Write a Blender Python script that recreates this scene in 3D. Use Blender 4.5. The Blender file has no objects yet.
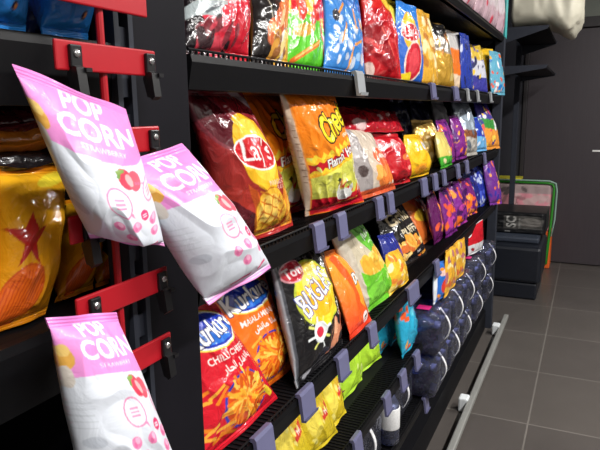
import bpy, bmesh, math, random
import numpy as np
from mathutils import Vector, Matrix, noise

SC = bpy.context.scene
COL = SC.collection
H = 1.40                                    # eye height over the floor
# ------------------------------------------------------------------ camera frame (world rows in camera axes)
Rm = np.array([[0.9022439, 0.06803275, -0.42582565],
               [0.43102131, -0.17270375, 0.88566023],
               [-0.01328778, -0.98262147, -0.18514447]])
# columns: image right, image down, forward; re-mapped below
_Y = np.array([292., -117., 600.]); _Y /= np.linalg.norm(_Y)
_D = np.array([40., 3225., 600.]); _D /= np.linalg.norm(_D)
_D = _D - _Y * (_D @ _Y); _D /= np.linalg.norm(_D)
_Z = -_D
_X = np.cross(_Y, _Z)
R = np.array([_X, _Y, _Z])

def ray(u, v):
    return R @ np.array([u - 300., v - 225., 600.])
def on_x(u, v, x):                          # the point of the plane x seen at a pixel
    r = ray(u, v); t = x / r[0]
    return Vector((x, r[1] * t, r[2] * t + H))
def on_y(u, v, y):
    r = ray(u, v); t = y / r[1]
    return Vector((r[0] * t, y, r[2] * t + H))
def on_line(u, x, z):                       # point of the shelf line (x, z) under image column u
    k = (u - 300.) / 600.
    # (R^T p)_0 = k (R^T p)_2
    a = R[:, 0] - k * R[:, 2]
    y = -(a[0] * x + a[2] * (z - H)) / a[1]
    return Vector((x, y, z))

# ------------------------------------------------------------------ materials
def lin(c):
    return tuple(((x / 255.) / 12.92 if x / 255. <= .04045 else ((x / 255. + .055) / 1.055) ** 2.4) for x in c)

def principled(name, rgb=None, rough=.5, metal=0., spec=.5, coat=0., alpha=1., trans=0., ior=1.45):
    m = bpy.data.materials.new(name); m.use_nodes = True
    b = m.node_tree.nodes['Principled BSDF']
    if rgb: b.inputs['Base Color'].default_value = (*lin(rgb), 1)
    b.inputs['Roughness'].default_value = rough
    b.inputs['Metallic'].default_value = metal
    b.inputs['Specular IOR Level'].default_value = spec
    b.inputs['Coat Weight'].default_value = coat
    b.inputs['Coat Roughness'].default_value = .12
    b.inputs['Alpha'].default_value = alpha
    b.inputs['Transmission Weight'].default_value = trans
    b.inputs['IOR'].default_value = ior
    return m

def noisy(m, scale=30., amount=.15, bump=.1, stretch=(1, 1, 1), rough_var=0.0):
    """procedural mottling of the colour plus a fine bump"""
    nt = m.node_tree; b = nt.nodes['Principled BSDF']
    tc = nt.nodes.new('ShaderNodeTexCoord'); mp = nt.nodes.new('ShaderNodeMapping')
    mp.inputs['Scale'].default_value = stretch
    n = nt.nodes.new('ShaderNodeTexNoise'); n.inputs['Scale'].default_value = scale
    n.inputs['Detail'].default_value = 5
    nt.links.new(tc.outputs['Object'], mp.inputs['Vector']); nt.links.new(mp.outputs['Vector'], n.inputs['Vector'])
    base = b.inputs['Base Color'].default_value[:]
    mix = nt.nodes.new('ShaderNodeMix'); mix.data_type = 'RGBA'
    mix.inputs[6].default_value = tuple(x * (1 - amount) for x in base[:3]) + (1,)
    mix.inputs[7].default_value = tuple(min(1, x * (1 + amount)) for x in base[:3]) + (1,)
    nt.links.new(n.outputs['Fac'], mix.inputs[0]); nt.links.new(mix.outputs[2], b.inputs['Base Color'])
    if bump:
        bp = nt.nodes.new('ShaderNodeBump'); bp.inputs['Strength'].default_value = bump
        bp.inputs['Distance'].default_value = .004
        nt.links.new(n.outputs['Fac'], bp.inputs['Height']); nt.links.new(bp.outputs['Normal'], b.inputs['Normal'])
    return m

def film(name, rough=.22, metal=0., coat=.4, bump=.5, scale=34., spec=.5):
    """printed plastic film: print comes from the mesh's colour layer, crinkles from noise"""
    m = principled(name, None, rough, metal, spec, coat)
    nt = m.node_tree; b = nt.nodes['Principled BSDF']
    a = nt.nodes.new('ShaderNodeVertexColor'); a.layer_name = 'Print'
    nt.links.new(a.outputs['Color'], b.inputs['Base Color'])
    tc = nt.nodes.new('ShaderNodeTexCoord')
    n = nt.nodes.new('ShaderNodeTexNoise'); n.inputs['Scale'].default_value = scale; n.inputs['Detail'].default_value = 3
    n.inputs['Distortion'].default_value = .8
    bp = nt.nodes.new('ShaderNodeBump'); bp.inputs['Strength'].default_value = bump; bp.inputs['Distance'].default_value = .01
    nt.links.new(tc.outputs['Object'], n.inputs['Vector'])
    nt.links.new(n.outputs['Fac'], bp.inputs['Height']); nt.links.new(bp.outputs['Normal'], b.inputs['Normal'])
    nt.links.new(bp.outputs['Normal'], b.inputs['Coat Normal'])
    return m

def clear(name, tint, rough, bump, scale, veil=0.):
    """thin clear plastic: see-through with a fresnel gloss broken up by crinkles"""
    m = bpy.data.materials.new(name); m.use_nodes = True
    nt = m.node_tree; nt.nodes.clear()
    out = nt.nodes.new('ShaderNodeOutputMaterial'); mix = nt.nodes.new('ShaderNodeMixShader')
    tr = nt.nodes.new('ShaderNodeBsdfTransparent'); tr.inputs['Color'].default_value = (*lin(tint), 1)
    gl = nt.nodes.new('ShaderNodeBsdfGlossy'); gl.inputs['Roughness'].default_value = rough
    gl.inputs['Color'].default_value = (.85, .87, 1, 1)
    fr = nt.nodes.new('ShaderNodeFresnel'); fr.inputs['IOR'].default_value = 1.6
    tc = nt.nodes.new('ShaderNodeTexCoord'); n = nt.nodes.new('ShaderNodeTexNoise'); n.inputs['Scale'].default_value = scale
    bp = nt.nodes.new('ShaderNodeBump'); bp.inputs['Strength'].default_value = bump; bp.inputs['Distance'].default_value = .02
    nt.links.new(tc.outputs['Object'], n.inputs['Vector']); nt.links.new(n.outputs['Fac'], bp.inputs['Height'])
    for x in (gl, fr): nt.links.new(bp.outputs['Normal'], x.inputs['Normal'])
    nt.links.new(fr.outputs['Fac'], mix.inputs[0]); nt.links.new(tr.outputs[0], mix.inputs[1]); nt.links.new(gl.outputs[0], mix.inputs[2])
    if veil:
        df = nt.nodes.new('ShaderNodeBsdfDiffuse'); df.inputs['Color'].default_value = (.62, .65, .85, 1)
        m2 = nt.nodes.new('ShaderNodeMixShader'); m2.inputs[0].default_value = veil
        nt.links.new(mix.outputs[0], m2.inputs[1]); nt.links.new(df.outputs[0], m2.inputs[2]); nt.links.new(m2.outputs[0], out.inputs['Surface'])
    else:
        nt.links.new(mix.outputs[0], out.inputs['Surface'])
    return m

M = {}
M['film'] = film('printed_film')
M['foil'] = film('metal_foil', rough=.22, metal=.45, coat=.3, bump=.5)
M['matte'] = film('matte_film', rough=.42, coat=.1, bump=.18)
M['card'] = film('printed_card', rough=.6, coat=0, bump=.0)
M['black_metal'] = noisy(principled('black_powder_coat', (18, 18, 21), .5, spec=.15), 60, .12, .05)
M['black_panel'] = noisy(principled('black_panel', (20, 19, 24), .6, spec=.12), 14, .18, .04)
M['rail'] = noisy(principled('rail_black', (15, 15, 17), .45, spec=.18), 60, .1, .03)
M['slate'] = noisy(principled('slate_metal', (48, 51, 60), .5, spec=.25), 25, .2, .05)
M['red'] = noisy(principled('red_plastic', (168, 22, 34), .35), 40, .06, .03)
M['clip'] = principled('clip_black', (22, 22, 24), .35)
M['steel'] = principled('steel_screw', (190, 190, 190), .25, .9)
M['tag'] = noisy(principled('lilac_plastic', (104, 104, 136), .32, alpha=.95), 30, .08, .03)
M['tag_grey'] = noisy(principled('pale_grey_plastic', (150, 153, 156), .35), 30, .08, .03)
M['white_plastic'] = principled('white_plastic', (222, 226, 228), .4)
M['alu'] = noisy(principled('scuffed_aluminium', (150, 150, 146), .45, .3), 50, .2, .05, (1, .1, 1))
M['bottle'] = clear('bottle_plastic', (196, 202, 230), .06, .35, 30, .045)
M['bottle_dark'] = principled('dark_drink', (38, 26, 46), .08, coat=.5)
M['wrap'] = clear('shrink_wrap', (236, 238, 248), .09, .55, 26, .028)
M['cap'] = principled('lilac_cap', (140, 146, 206), .15, coat=.5, alpha=.7)
M['cap_blue'] = principled('blue_cap', (58, 70, 170), .35)
M['strap'] = principled('white_strap', (225, 225, 228), .5)
M['sticker_pink'] = principled('magenta_paper', (205, 40, 120), .5)
M['label_blue'] = principled('label_blue', (70, 120, 195), .4)
M['label_pink'] = principled('label_pink', (120, 48, 92), .4)
M['label_white'] = noisy(principled('label_white', (225, 225, 225), .5), 200, .2, 0)
M['cream'] = noisy(principled('cream_sack', (214, 209, 190), .55), 22, .05, .4)
M['blackbox'] = noisy(principled('black_vinyl', (25, 28, 36), .38), 18, .2, .25)
M['greybox'] = noisy(principled('slate_vinyl', (50, 56, 68), .45), 18, .15, .2)
M['green'] = principled('green_piping', (52, 140, 44), .45)
M['mint'] = principled('mint_plastic', (170, 205, 190), .35, alpha=.6)
M['orange'] = noisy(principled('orange_cloth', (225, 98, 32), .7), 40, .15, .3)
M['yellow'] = principled('yellow_card', (200, 190, 50), .5)
M['paper'] = principled('white_paper', (225, 225, 222), .6)
M['teal'] = noisy(principled('teal_card', (80, 190, 190), .4), 30, .06, .05)
M['wallpaint'] = noisy(principled('dark_wall_paint', (38, 38, 46), .6), 6, .1, .03)
M['uppergrey'] = noisy(principled('grey_green_paint', (104, 108, 100), .6), 6, .06, .03)
M['sidewall'] = noisy(principled('grey_wall_paint', (120, 118, 116), .7), 6, .06, .03)
M['ceil'] = noisy(principled('ceiling_paint', (200, 200, 198), .8), 6, .04, .02)
M['doorwood'] = noisy(principled('dark_brown_door', (60, 54, 58), .45), 6, .16, .06, (14, 14, .8))
M['frame'] = noisy(principled('door_frame_dark', (42, 38, 40), .5), 10, .15, .04)

def floor_mat():
    m = principled('grey_brown_tiles', (100, 94, 90), .34)
    nt = m.node_tree; b = nt.nodes['Principled BSDF']
    tc = nt.nodes.new('ShaderNodeTexCoord')
    mp = nt.nodes.new('ShaderNodeMapping'); mp.inputs['Location'].default_value = (.165, -.2905 + .6 * .0, 0)
    br = nt.nodes.new('ShaderNodeTexBrick'); br.offset = 0; br.squash = 1
    br.inputs['Scale'].default_value = 1; br.inputs['Brick Width'].default_value = .6
    br.inputs['Row Height'].default_value = .6; br.inputs['Mortar Size'].default_value = .004
    br.inputs['Mortar Smooth'].default_value = .2; br.inputs['Bias'].default_value = 0
    br.inputs['Color1'].default_value = (*lin((78, 73, 70)), 1); br.inputs['Color2'].default_value = (*lin((84, 79, 75)), 1)
    br.inputs['Mortar'].default_value = (*lin((112, 107, 102)), 1)
    nt.links.new(tc.outputs['Object'], mp.inputs['Vector']); nt.links.new(mp.outputs['Vector'], br.inputs['Vector'])
    n = nt.nodes.new('ShaderNodeTexNoise'); n.inputs['Scale'].default_value = 3.5; n.inputs['Detail'].default_value = 6
    nt.links.new(tc.outputs['Object'], n.inputs['Vector'])
    mr = nt.nodes.new('ShaderNodeMapRange'); mr.inputs['To Min'].default_value = .82; mr.inputs['To Max'].default_value = 1.15
    nt.links.new(n.outputs['Fac'], mr.inputs['Value'])
    mx = nt.nodes.new('ShaderNodeMix'); mx.data_type = 'RGBA'; mx.blend_type = 'MULTIPLY'; mx.inputs[0].default_value = 1
    nt.links.new(br.outputs['Color'], mx.inputs[6]); nt.links.new(mr.outputs['Result'], mx.inputs[7])
    nt.links.new(mx.outputs[2], b.inputs['Base Color'])
    return m
M['floor'] = floor_mat()

def emis(name, rgb, s):
    m = bpy.data.materials.new(name); m.use_nodes = True
    b = m.node_tree.nodes['Principled BSDF']
    b.inputs['Emission Color'].default_value = (*rgb, 1); b.inputs['Emission Strength'].default_value = s
    return m
M['lamp'] = emis('lamp_diffuser', (1, .98, .95), 6)

# ------------------------------------------------------------------ object helpers
def link(name, bm_or_mesh, mat=None, parent=None, smooth=False):
    if isinstance(bm_or_mesh, bmesh.types.BMesh):
        me = bpy.data.meshes.new(name); bm_or_mesh.normal_update(); bm_or_mesh.to_mesh(me); bm_or_mesh.free()
    else:
        me = bm_or_mesh
    if mat is not None: me.materials.append(mat)
    if smooth:
        me.polygons.foreach_set('use_smooth', [True] * len(me.polygons))
    o = bpy.data.objects.new(name, me); COL.objects.link(o)
    if parent is not None:
        o.parent = parent
        o.matrix_parent_inverse = parent.matrix_basis.inverted()     # parts are written in world coordinates
    return o
def tag(o, label, cat, group=None):
    o['label'] = label; o['category'] = cat
    if group: o['group'] = group
    return o
def thing(name, label, cat, loc=(0, 0, 0), group=None):
    o = bpy.data.objects.new(name, None); COL.objects.link(o)
    o.empty_display_size = .05; o.location = loc
    return tag(o, label, cat, group)
def struct(name, bm, mat):
    o = link(name, bm, mat); o['kind'] = 'structure'; return o

def box(bm, a, b, bevel=0.):
    a = Vector(a); b = Vector(b)
    r = bmesh.ops.create_cube(bm, size=1)
    vs = r['verts']
    for v in vs:
        v.co = Vector((a.x + (v.co.x + .5) * (b.x - a.x), a.y + (v.co.y + .5) * (b.y - a.y), a.z + (v.co.z + .5) * (b.z - a.z)))
    if bevel:
        es = list({e for v in vs for e in v.link_edges})
        bmesh.ops.bevel(bm, geom=es, offset=bevel, segments=2, affect='EDGES', profile=.5)
    return bm
def nbox(a, b, bevel=0.):
    return box(bmesh.new(), a, b, bevel)
def tube(bm, pts, r, n=8, closed=False):
    pts = [Vector(p) for p in pts]; rings = []
    N = len(pts)
    for i, p in enumerate(pts):
        if closed: t = pts[(i + 1) % N] - pts[i - 1]
        else: t = pts[min(i + 1, N - 1)] - pts[max(i - 1, 0)]
        t.normalize()
        up = Vector((0, 0, 1)) if abs(t.z) < .9 else Vector((1, 0, 0))
        s = t.cross(up).normalized(); q = s.cross(t)
        rings.append([bm.verts.new(p + r * (math.cos(2 * math.pi * k / n) * s + math.sin(2 * math.pi * k / n) * q)) for k in range(n)])
    rng = range(N) if closed else range(N - 1)
    for i in rng:
        A, B = rings[i], rings[(i + 1) % N]
        for k in range(n):
            bm.faces.new((A[k], A[(k + 1) % n], B[(k + 1) % n], B[k]))
    if not closed:
        bm.faces.new(rings[0]); bm.faces.new(rings[-1][::-1])
    bmesh.ops.recalc_face_normals(bm, faces=bm.faces)
    return bm
def lathe(bm, prof, origin, axis, n=14):
    """prof: (distance along axis, radius)"""
    axis = Vector(axis).normalized(); origin = Vector(origin)
    up = Vector((0, 0, 1)) if abs(axis.z) < .9 else Vector((1, 0, 0))
    s = axis.cross(up).normalized(); q = s.cross(axis)
    rings = [[bm.verts.new(origin + axis * d + r * (math.cos(2 * math.pi * k / n) * s + math.sin(2 * math.pi * k / n) * q)) for k in range(n)] for d, r in prof]
    for A, B in zip(rings, rings[1:]):
        for k in range(n): bm.faces.new((A[k], A[(k + 1) % n], B[(k + 1) % n], B[k]))
    bm.faces.new(rings[0]); bm.faces.new(rings[-1][::-1])
    bmesh.ops.recalc_face_normals(bm, faces=bm.faces)
    return bm
def prism(bm, prof, axis_from, axis_to, to3):
    """closed 2-D profile swept straight; to3(p, t) -> point"""
    A = [bm.verts.new(to3(p, axis_from)) for p in prof]; B = [bm.verts.new(to3(p, axis_to)) for p in prof]
    n = len(prof)
    for k in range(n): bm.faces.new((A[k], A[(k + 1) % n], B[(k + 1) % n], B[k]))
    bm.faces.new(A[::-1]); bm.faces.new(B)
    bmesh.ops.recalc_face_normals(bm, faces=bm.faces)
    return bm

# ------------------------------------------------------------------ printed artwork: a small painter in numpy
_tri = {}
def text_tris(s, bold=.02, font=None):
    key = (s, bold)
    if key in _tri: return _tri[key]
    cu = bpy.data.curves.new('lettering', 'FONT'); cu.body = s; cu.align_x = 'CENTER'; cu.offset = bold; cu.resolution_u = 3
    o = bpy.data.objects.new('lettering', cu); COL.objects.link(o)
    dg = bpy.context.evaluated_depsgraph_get()
    ev = o.evaluated_get(dg); me = ev.to_mesh(); me.calc_loop_triangles()
    co = np.array([v.co[:2] for v in me.vertices]) if len(me.vertices) else np.zeros((0, 2))
    tr = np.array([t.vertices[:] for t in me.loop_triangles]) if len(me.vertices) else np.zeros((0, 3), int)
    ev.to_mesh_clear(); bpy.data.objects.remove(o); bpy.data.curves.remove(cu)
    if len(co):
        mn, mx = co.min(0), co.max(0)
        co = (co - (mn + mx) / 2) / max(mx[1] - mn[1], 1e-6)
    _tri[key] = (co, tr)
    return _tri[key]

_AR = {'ا': (0xFE8D, 2), 'ب': (0xFE8F, 4), 'ة': (0xFE93, 2), 'ت': (0xFE95, 4), 'ج': (0xFE9D, 4), 'ح': (0xFEA1, 4), 'د': (0xFEA9, 2),
       'ر': (0xFEAD, 2), 'س': (0xFEB1, 4), 'ش': (0xFEB5, 4), 'ف': (0xFED1, 4), 'ك': (0xFED9, 4), 'ل': (0xFEDD, 4), 'م': (0xFEE1, 4), 'ن': (0xFEE5, 4), 'ي': (0xFEF1, 4), 'و': (0xFEED, 2)}
def arabic(s):
    out = []
    for i, ch in enumerate(s):
        if ch not in _AR: out.append(ch); continue
        base, n = _AR[ch]
        prev = i > 0 and s[i - 1] in _AR and _AR[s[i - 1]][1] == 4
        nxt = n == 4 and i + 1 < len(s) and s[i + 1] in _AR
        out.append(chr(base + (3 if prev and nxt else 1 if prev else 2 if nxt else 0)))
    return ''.join(reversed(out))

class Art:
    """x runs 0..1 over the width, y runs 0..A (A = height / width)"""
    def __init__(s, A=1.35, base=(255, 255, 255), px=300):
        s.A = A; s.W = px; s.Hh = int(px * A)
        s.img = np.empty((s.Hh, s.W, 3)); s.img[:] = lin(base)
        yy, xx = np.mgrid[0:s.Hh, 0:s.W]
        s.x = (xx + .5) / s.W; s.y = (yy + .5) / s.W
        s.back = lin(base)
    def put(s, mask, c, k=1.):
        m = (mask * k)[..., None] if mask.dtype != bool else (mask.astype(float) * k)[..., None]
        s.img = s.img * (1 - m) + np.array(lin(c)) * m
    def band(s, v0, v1, c, wav=0., f=6., ph=0., slope=0.):
        e = wav * np.sin(s.x * f + ph) + slope * (s.x - .5)
        s.put((s.y >= v0 * s.A + e) & (s.y < v1 * s.A + e), c); return s
    def vband(s, u0, u1, c, slope=0.):
        s.put((s.x >= u0 + slope * s.y) & (s.x < u1 + slope * s.y), c); return s
    def grad(s, c0, c1, v0=0., v1=1., blend=1.):
        t = np.clip((s.y / s.A - v0) / (v1 - v0), 0, 1)[..., None]
        g = np.array(lin(c0)) * (1 - t) + np.array(lin(c1)) * t
        s.img = s.img * (1 - blend) + g * blend; return s
    def ell(s, u, v, rx, ry, c, rot=0., k=1.):
        a = math.radians(rot); dx = s.x - u; dy = s.y - v * s.A
        p = (dx * math.cos(a) + dy * math.sin(a)) / rx; q = (-dx * math.sin(a) + dy * math.cos(a)) / ry
        s.put(p * p + q * q < 1, c, k); return s
    def ring(s, u, v, r, w, c):
        d = np.hypot(s.x - u, s.y - v * s.A); s.put(np.abs(d - r) < w / 2, c); return s
    def poly(s, pts, c, k=1., raw=False):
        P = [(p[0], p[1] if raw else p[1] * s.A) for p in pts]; ins = np.zeros(s.x.shape, bool)
        for (x0, y0), (x1, y1) in zip(P, P[1:] + P[:1]):
            if y0 == y1: continue
            c_ = ((y0 > s.y) != (y1 > s.y)) & (s.x < (x1 - x0) * (s.y - y0) / (y1 - y0) + x0)
            ins ^= c_
        s.put(ins, c, k); return s
    def stick(s, u, v, ang, l, w, c):
        a = math.radians(ang); dx = s.x - u; dy = s.y - v * s.A
        p = dx * math.cos(a) + dy * math.sin(a); q = -dx * math.sin(a) + dy * math.cos(a)
        s.put((np.abs(p) < l / 2) & (np.abs(q) < w / 2), c); return s
    def _tmask(s, txt, u, v, h, rot, bold, shear, arc=0., wide=1.):
        co, tr = text_tris(txt, bold)
        m = np.zeros(s.x.shape, bool)
        if not len(co): return m
        x = co[:, 0] * h * wide + co[:, 1] * h * shear; y = co[:, 1] * h + arc * (co[:, 0] * h) ** 2
        a = math.radians(rot)
        X = (u + x * math.cos(a) - y * math.sin(a)) * s.W; Yp = (v * s.A + x * math.sin(a) + y * math.cos(a)) * s.W
        for t in tr:
            xs, ys = X[t], Yp[t]
            x0, x1 = int(max(0, xs.min() - 1)), int(min(s.W, xs.max() + 2)); y0, y1 = int(max(0, ys.min() - 1)), int(min(s.Hh, ys.max() + 2))
            if x0 >= x1 or y0 >= y1: continue
            gx, gy = np.meshgrid(np.arange(x0, x1) + .5, np.arange(y0, y1) + .5)
            d = [(xs[(i + 1) % 3] - xs[i]) * (gy - ys[i]) - (ys[(i + 1) % 3] - ys[i]) * (gx - xs[i]) for i in range(3)]
            ins = ((d[0] >= -.2) & (d[1] >= -.2) & (d[2] >= -.2)) | ((d[0] <= .2) & (d[1] <= .2) & (d[2] <= .2))
            m[y0:y1, x0:x1] |= ins
        return m
    def text(s, txt, u, v, h, c, rot=0., bold=.02, shear=0., out=None, ow=.012, arc=0., wide=1.):
        m = s._tmask(txt, u, v, h, rot, bold, shear, arc, wide)
        if out is not None:
            n = max(1, int(ow * s.W)); g = np.zeros_like(m)
            for k in range(16):
                dx, dy = int(round(n * math.cos(k * math.pi / 8))), int(round(n * math.sin(k * math.pi / 8)))
                g |= np.roll(np.roll(m, dx, 1), dy, 0)
            s.put(g, out)
        s.put(m, c); return s
    def flecks(s, cols, n, seed, u0=0, u1=1, v0=0, v1=1, size=.05, elong=2.):
        rg = random.Random(seed)
        for _ in range(n):
            r = size * rg.uniform(.5, 1.3)
            s.ell(rg.uniform(u0, u1), rg.uniform(v0, v1), r * elong, r, rg.choice(cols), rg.uniform(0, 180))
        return s
    def done(s):
        # soften to print sharpness
        a = s.img
        a = (a + np.roll(a, 1, 0) + np.roll(a, -1, 0) + np.roll(a, 1, 1) + np.roll(a, -1, 1)) / 5
        s.img = a; return s
    def at(s, u, v):
        x = np.clip((u * s.W).astype(int), 0, s.W - 1); y = np.clip((v * s.Hh).astype(int), 0, s.Hh - 1)
        return s.img[y, x]

def art_popcorn():
    a = Art(1.5, (212, 217, 226))
    a.band(.675, 1.1, (226, 140, 204), .03, 3.2, .2)
    a.ell(.02, .79, .11, .10, (214, 160, 70)).ell(.05, .83, .06, .05, (226, 190, 110)).ell(.03, .69, .05, .09, (205, 196, 186))
    a.text('POP', .50, .93, .115, (246, 242, 248), bold=.025, wide=1.4).text('CORN', .58, .825, .16, (246, 242, 248), bold=.025, wide=1.22)
    a.text('STRAWBERRY', .58, .74, .036, (246, 226, 240), bold=.0, wide=1.4)
    for k in range(5):
        a.stick(.06 + .02 * (k % 2), .55 - .035 * k, 0, .16, .012, (196, 202, 210))
    a.ell(.10, .33, .08, .05, (190, 196, 206))
    a.ell(.70, .61, .08, .10, (214, 58, 84), 30).ell(.80, .59, .08, .09, (226, 84, 104), -20).ell(.74, .60, .035, .06, (240, 170, 170), 20)
    a.stick(.64, .64, 60, .09, .03, (110, 150, 70)).stick(.66, .655, 10, .10, .03, (130, 160, 80))
    a.text('strawberry', .88, .565, .035, (214, 110, 150), rot=-12, bold=.0)
    for (u, v, r) in ((.55, .47, .125), (.97, .50, .10)):
        a.ring(u, v, r, .016, (220, 130, 170))
        for k in (-1, 0, 1): a.stick(u, v + .022 * k, 0, .11, .018, (222, 140, 176))
    a.poly([(.62, .405), (.67, .37), (.66, .41)], (220, 130, 170))
    for (u, v) in ((.46, .30), (.66, .31), (.56, .205), (.88, .23), (.90, .32)):
        a.ell(u, v, .062, .055, (228, 128, 172), 20).ell(u + .015, v + .012, .03, .03, (240, 176, 204)).ell(u - .02, v - .012, .02, .025, (214, 100, 150))
    a.ell(.80, .375, .055, .055, (214, 50, 110)).stick(.80, .38, 0, .06, .012, (250, 220, 230)).stick(.80, .365, 0, .06, .012, (250, 220, 230))
    a.stick(.45, .075, 6, .30, .03, (214, 60, 120)).stick(.80, .10, 12, .2, .028, (214, 60, 120))
    a.band(0, .035, (228, 150, 206)); a.band(.955, 1.1, (222, 128, 200))
    return a.done()

def lays_logo(a, u, v, s, rot=0):
    a.ell(u, v, .30 * s, .34 * s, (236, 180, 36), rot).ell(u + .02 * s, v + .02 * s / a.A, .24 * s, .27 * s, (250, 206, 70), rot)
    r = math.radians(rot)
    a.ell(u, v, .33 * s, .155 * s, (250, 240, 235), rot + 8).ell(u, v, .315 * s, .14 * s, (196, 24, 36), rot + 8)
    a.text("Lay's", u, v, .25 * s, (250, 248, 246), rot + 8, bold=.0, shear=.15, wide=1.0)

def art_crisps_mango():
    a = Art(1.3, (150, 30, 38)); a.grad((172, 52, 34), (124, 24, 40))
    a.ell(.20, .80, .20, .26, (120, 46, 56), 20).ell(.20, .80, .17, .23, (84, 16, 28), 20)
    a.ell(.70, .93, .42, .16, (176, 150, 156), -30).ell(.70, .84, .40, .15, (130, 26, 36), -30)
    a.poly([(.0, .35), (.25, .2), (.42, 0), (.0, 0)], (84, 18, 28)).poly([(.24, .40), (.42, .24), (.44, .02), (.30, .02)], (196, 84, 34))
    lays_logo(a, .52, .58, .98, -10)
    a.text('MANGO CHILLI', .72, .375, .045, (240, 210, 190), 0, .0).text('FLAVOUR', .76, .335, .04, (236, 190, 170), 0, 0)
    a.ell(.50, .17, .26, .23, (190, 100, 24), 20).ell(.50, .18, .24, .21, (240, 182, 56), 20).ell(.46, .21, .16, .12, (248, 206, 96), 20)
    for k in (-1.5, -.5, .5, 1.5):
        a.stick(.50 + .11 * k, .18, 62, .36 - .04 * abs(k), .016, (204, 116, 30)); a.stick(.50, .18 + .07 * k, -24, .40 - .05 * abs(k), .016, (204, 116, 30))
    a.ell(.86, .16, .12, .30, (226, 140, 44), 8).ell(.84, .18, .05, .2, (240, 176, 70), 8)
    a.band(0, .03, (170, 40, 40))
    return a.done()

def art_puffs_orange():
    a = Art(1.35, (240, 134, 26)); a.grad((248, 150, 30), (238, 120, 22))
    a.band(.14, .50, (222, 220, 96))
    def flame(v, d, n, rise): return [(k / n, v + (d if k % 2 else 0) + rise * k / n) for k in range(n + 1)]
    RS = .17
    a.poly([(0, .34)] + flame(.455, .04, 18, RS) + [(1, .34 + RS)], (244, 214, 60))
    a.poly([(0, .32)] + flame(.43, .035, 16, RS) + [(1, .34 + RS)], (250, 176, 40))
    a.poly(flame(.355, -.03, 16, RS) + flame(.43, .0, 1, RS)[::-1], (250, 206, 50))
    a.poly(flame(.375, -.02, 16, RS) + flame(.415, .02, 16, RS)[::-1], (190, 20, 36))
    a.poly([(0, .14)] + flame(.33, -.02, 12, RS) + [(1, .14)], (218, 218, 92))
    a.text("Flamin' Hot", .60, .497, .10, (252, 250, 244), 14, .015, .25, (60, 10, 16), .008)
    a.text('Cheetos', .78, .80, .26, (248, 222, 40), 20, .02, .1, (20, 18, 20), .018, 0, .78)
    a.text('crunchy', .84, .665, .055, (250, 240, 220), 16, .01, .2)
    rg = random.Random(4)
    for k in range(16):
        a.stick(rg.uniform(.45, 1), rg.uniform(.14, .42), rg.uniform(20, 80), .14, .04, rg.choice([(228, 110, 40), (214, 60, 40), (240, 240, 230), (236, 150, 60)]))
    a.flecks([(196, 196, 70), (232, 232, 130)], 14, 8, .14, .6, .16, .42, .03)
    a.poly([(.40, .30), (.44, .325), (.48, .30), (.44, .275)], (50, 60, 40)).poly([(.78, .42), (.82, .445), (.86, .42), (.82, .395)], (40, 60, 90))
    a.band(0, .15, (196, 20, 40), .01, 8).ell(.55, .155, .14, .075, (236, 236, 232)).stick(.62, .075, 4, .5, .018, (226, 160, 60))
    a.vband(-.1, .055, (214, 190, 166)); a.vband(.055, .07, (240, 150, 60))
    for k in range(9): a.stick(.03, .3 + .05 * k, 0, .035, .012, (150, 120, 100))
    return a.done()

def art_sticks(base, dark, t1, ar):
    def f():
        a = Art(1.45, base); a.grad(base, dark)
        a.ell(.50, .80, .45, .20, (236, 214, 90), 8).ell(.50, .80, .43, .185, (240, 240, 244), 8).ell(.50, .80, .41, .168, (28, 52, 168), 8).ell(.52, .765, .32, .09, (44, 110, 208), 8)
        a.text('Kurkure', .50, .805, .20, (246, 246, 248), 14, .02, 0, (20, 28, 92), .012, 0, .95)
        a.text(t1, .53, .615, .07, (250, 232, 226), 6, .01, 0, None, .01, 0, .95)
        a.text(arabic(ar), .60, .53, .10, (246, 226, 220), 6, .015)
        rg = random.Random(hash(t1) % 97 if False else len(t1))
        a.ell(.56, .265, .31, .29, (52, 60, 160)).ell(.56, .265, .285, .265, (206, 74, 20))
        for k in range(90):
            an = rg.uniform(0, 360); r = rg.uniform(.02, .25)
            a.stick(.56 + r * math.cos(math.radians(an)), .265 + r * math.sin(math.radians(an)) / a.A, an + rg.uniform(-30, 30), .20, .03,
                    rg.choice([(246, 170, 48), (232, 120, 26), (252, 196, 84), (216, 90, 22), (244, 150, 36)]))
        for k in range(12):
            a.stick(rg.uniform(.05, .35), rg.uniform(.08, .45), rg.uniform(-30, 60), .18, .03, rg.choice([(236, 130, 36), (244, 170, 60)]))
        a.stick(.88, .17, 118, .18, .07, (238, 206, 50)).band(0, .02, dark)
        return a.done()
    return f

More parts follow.
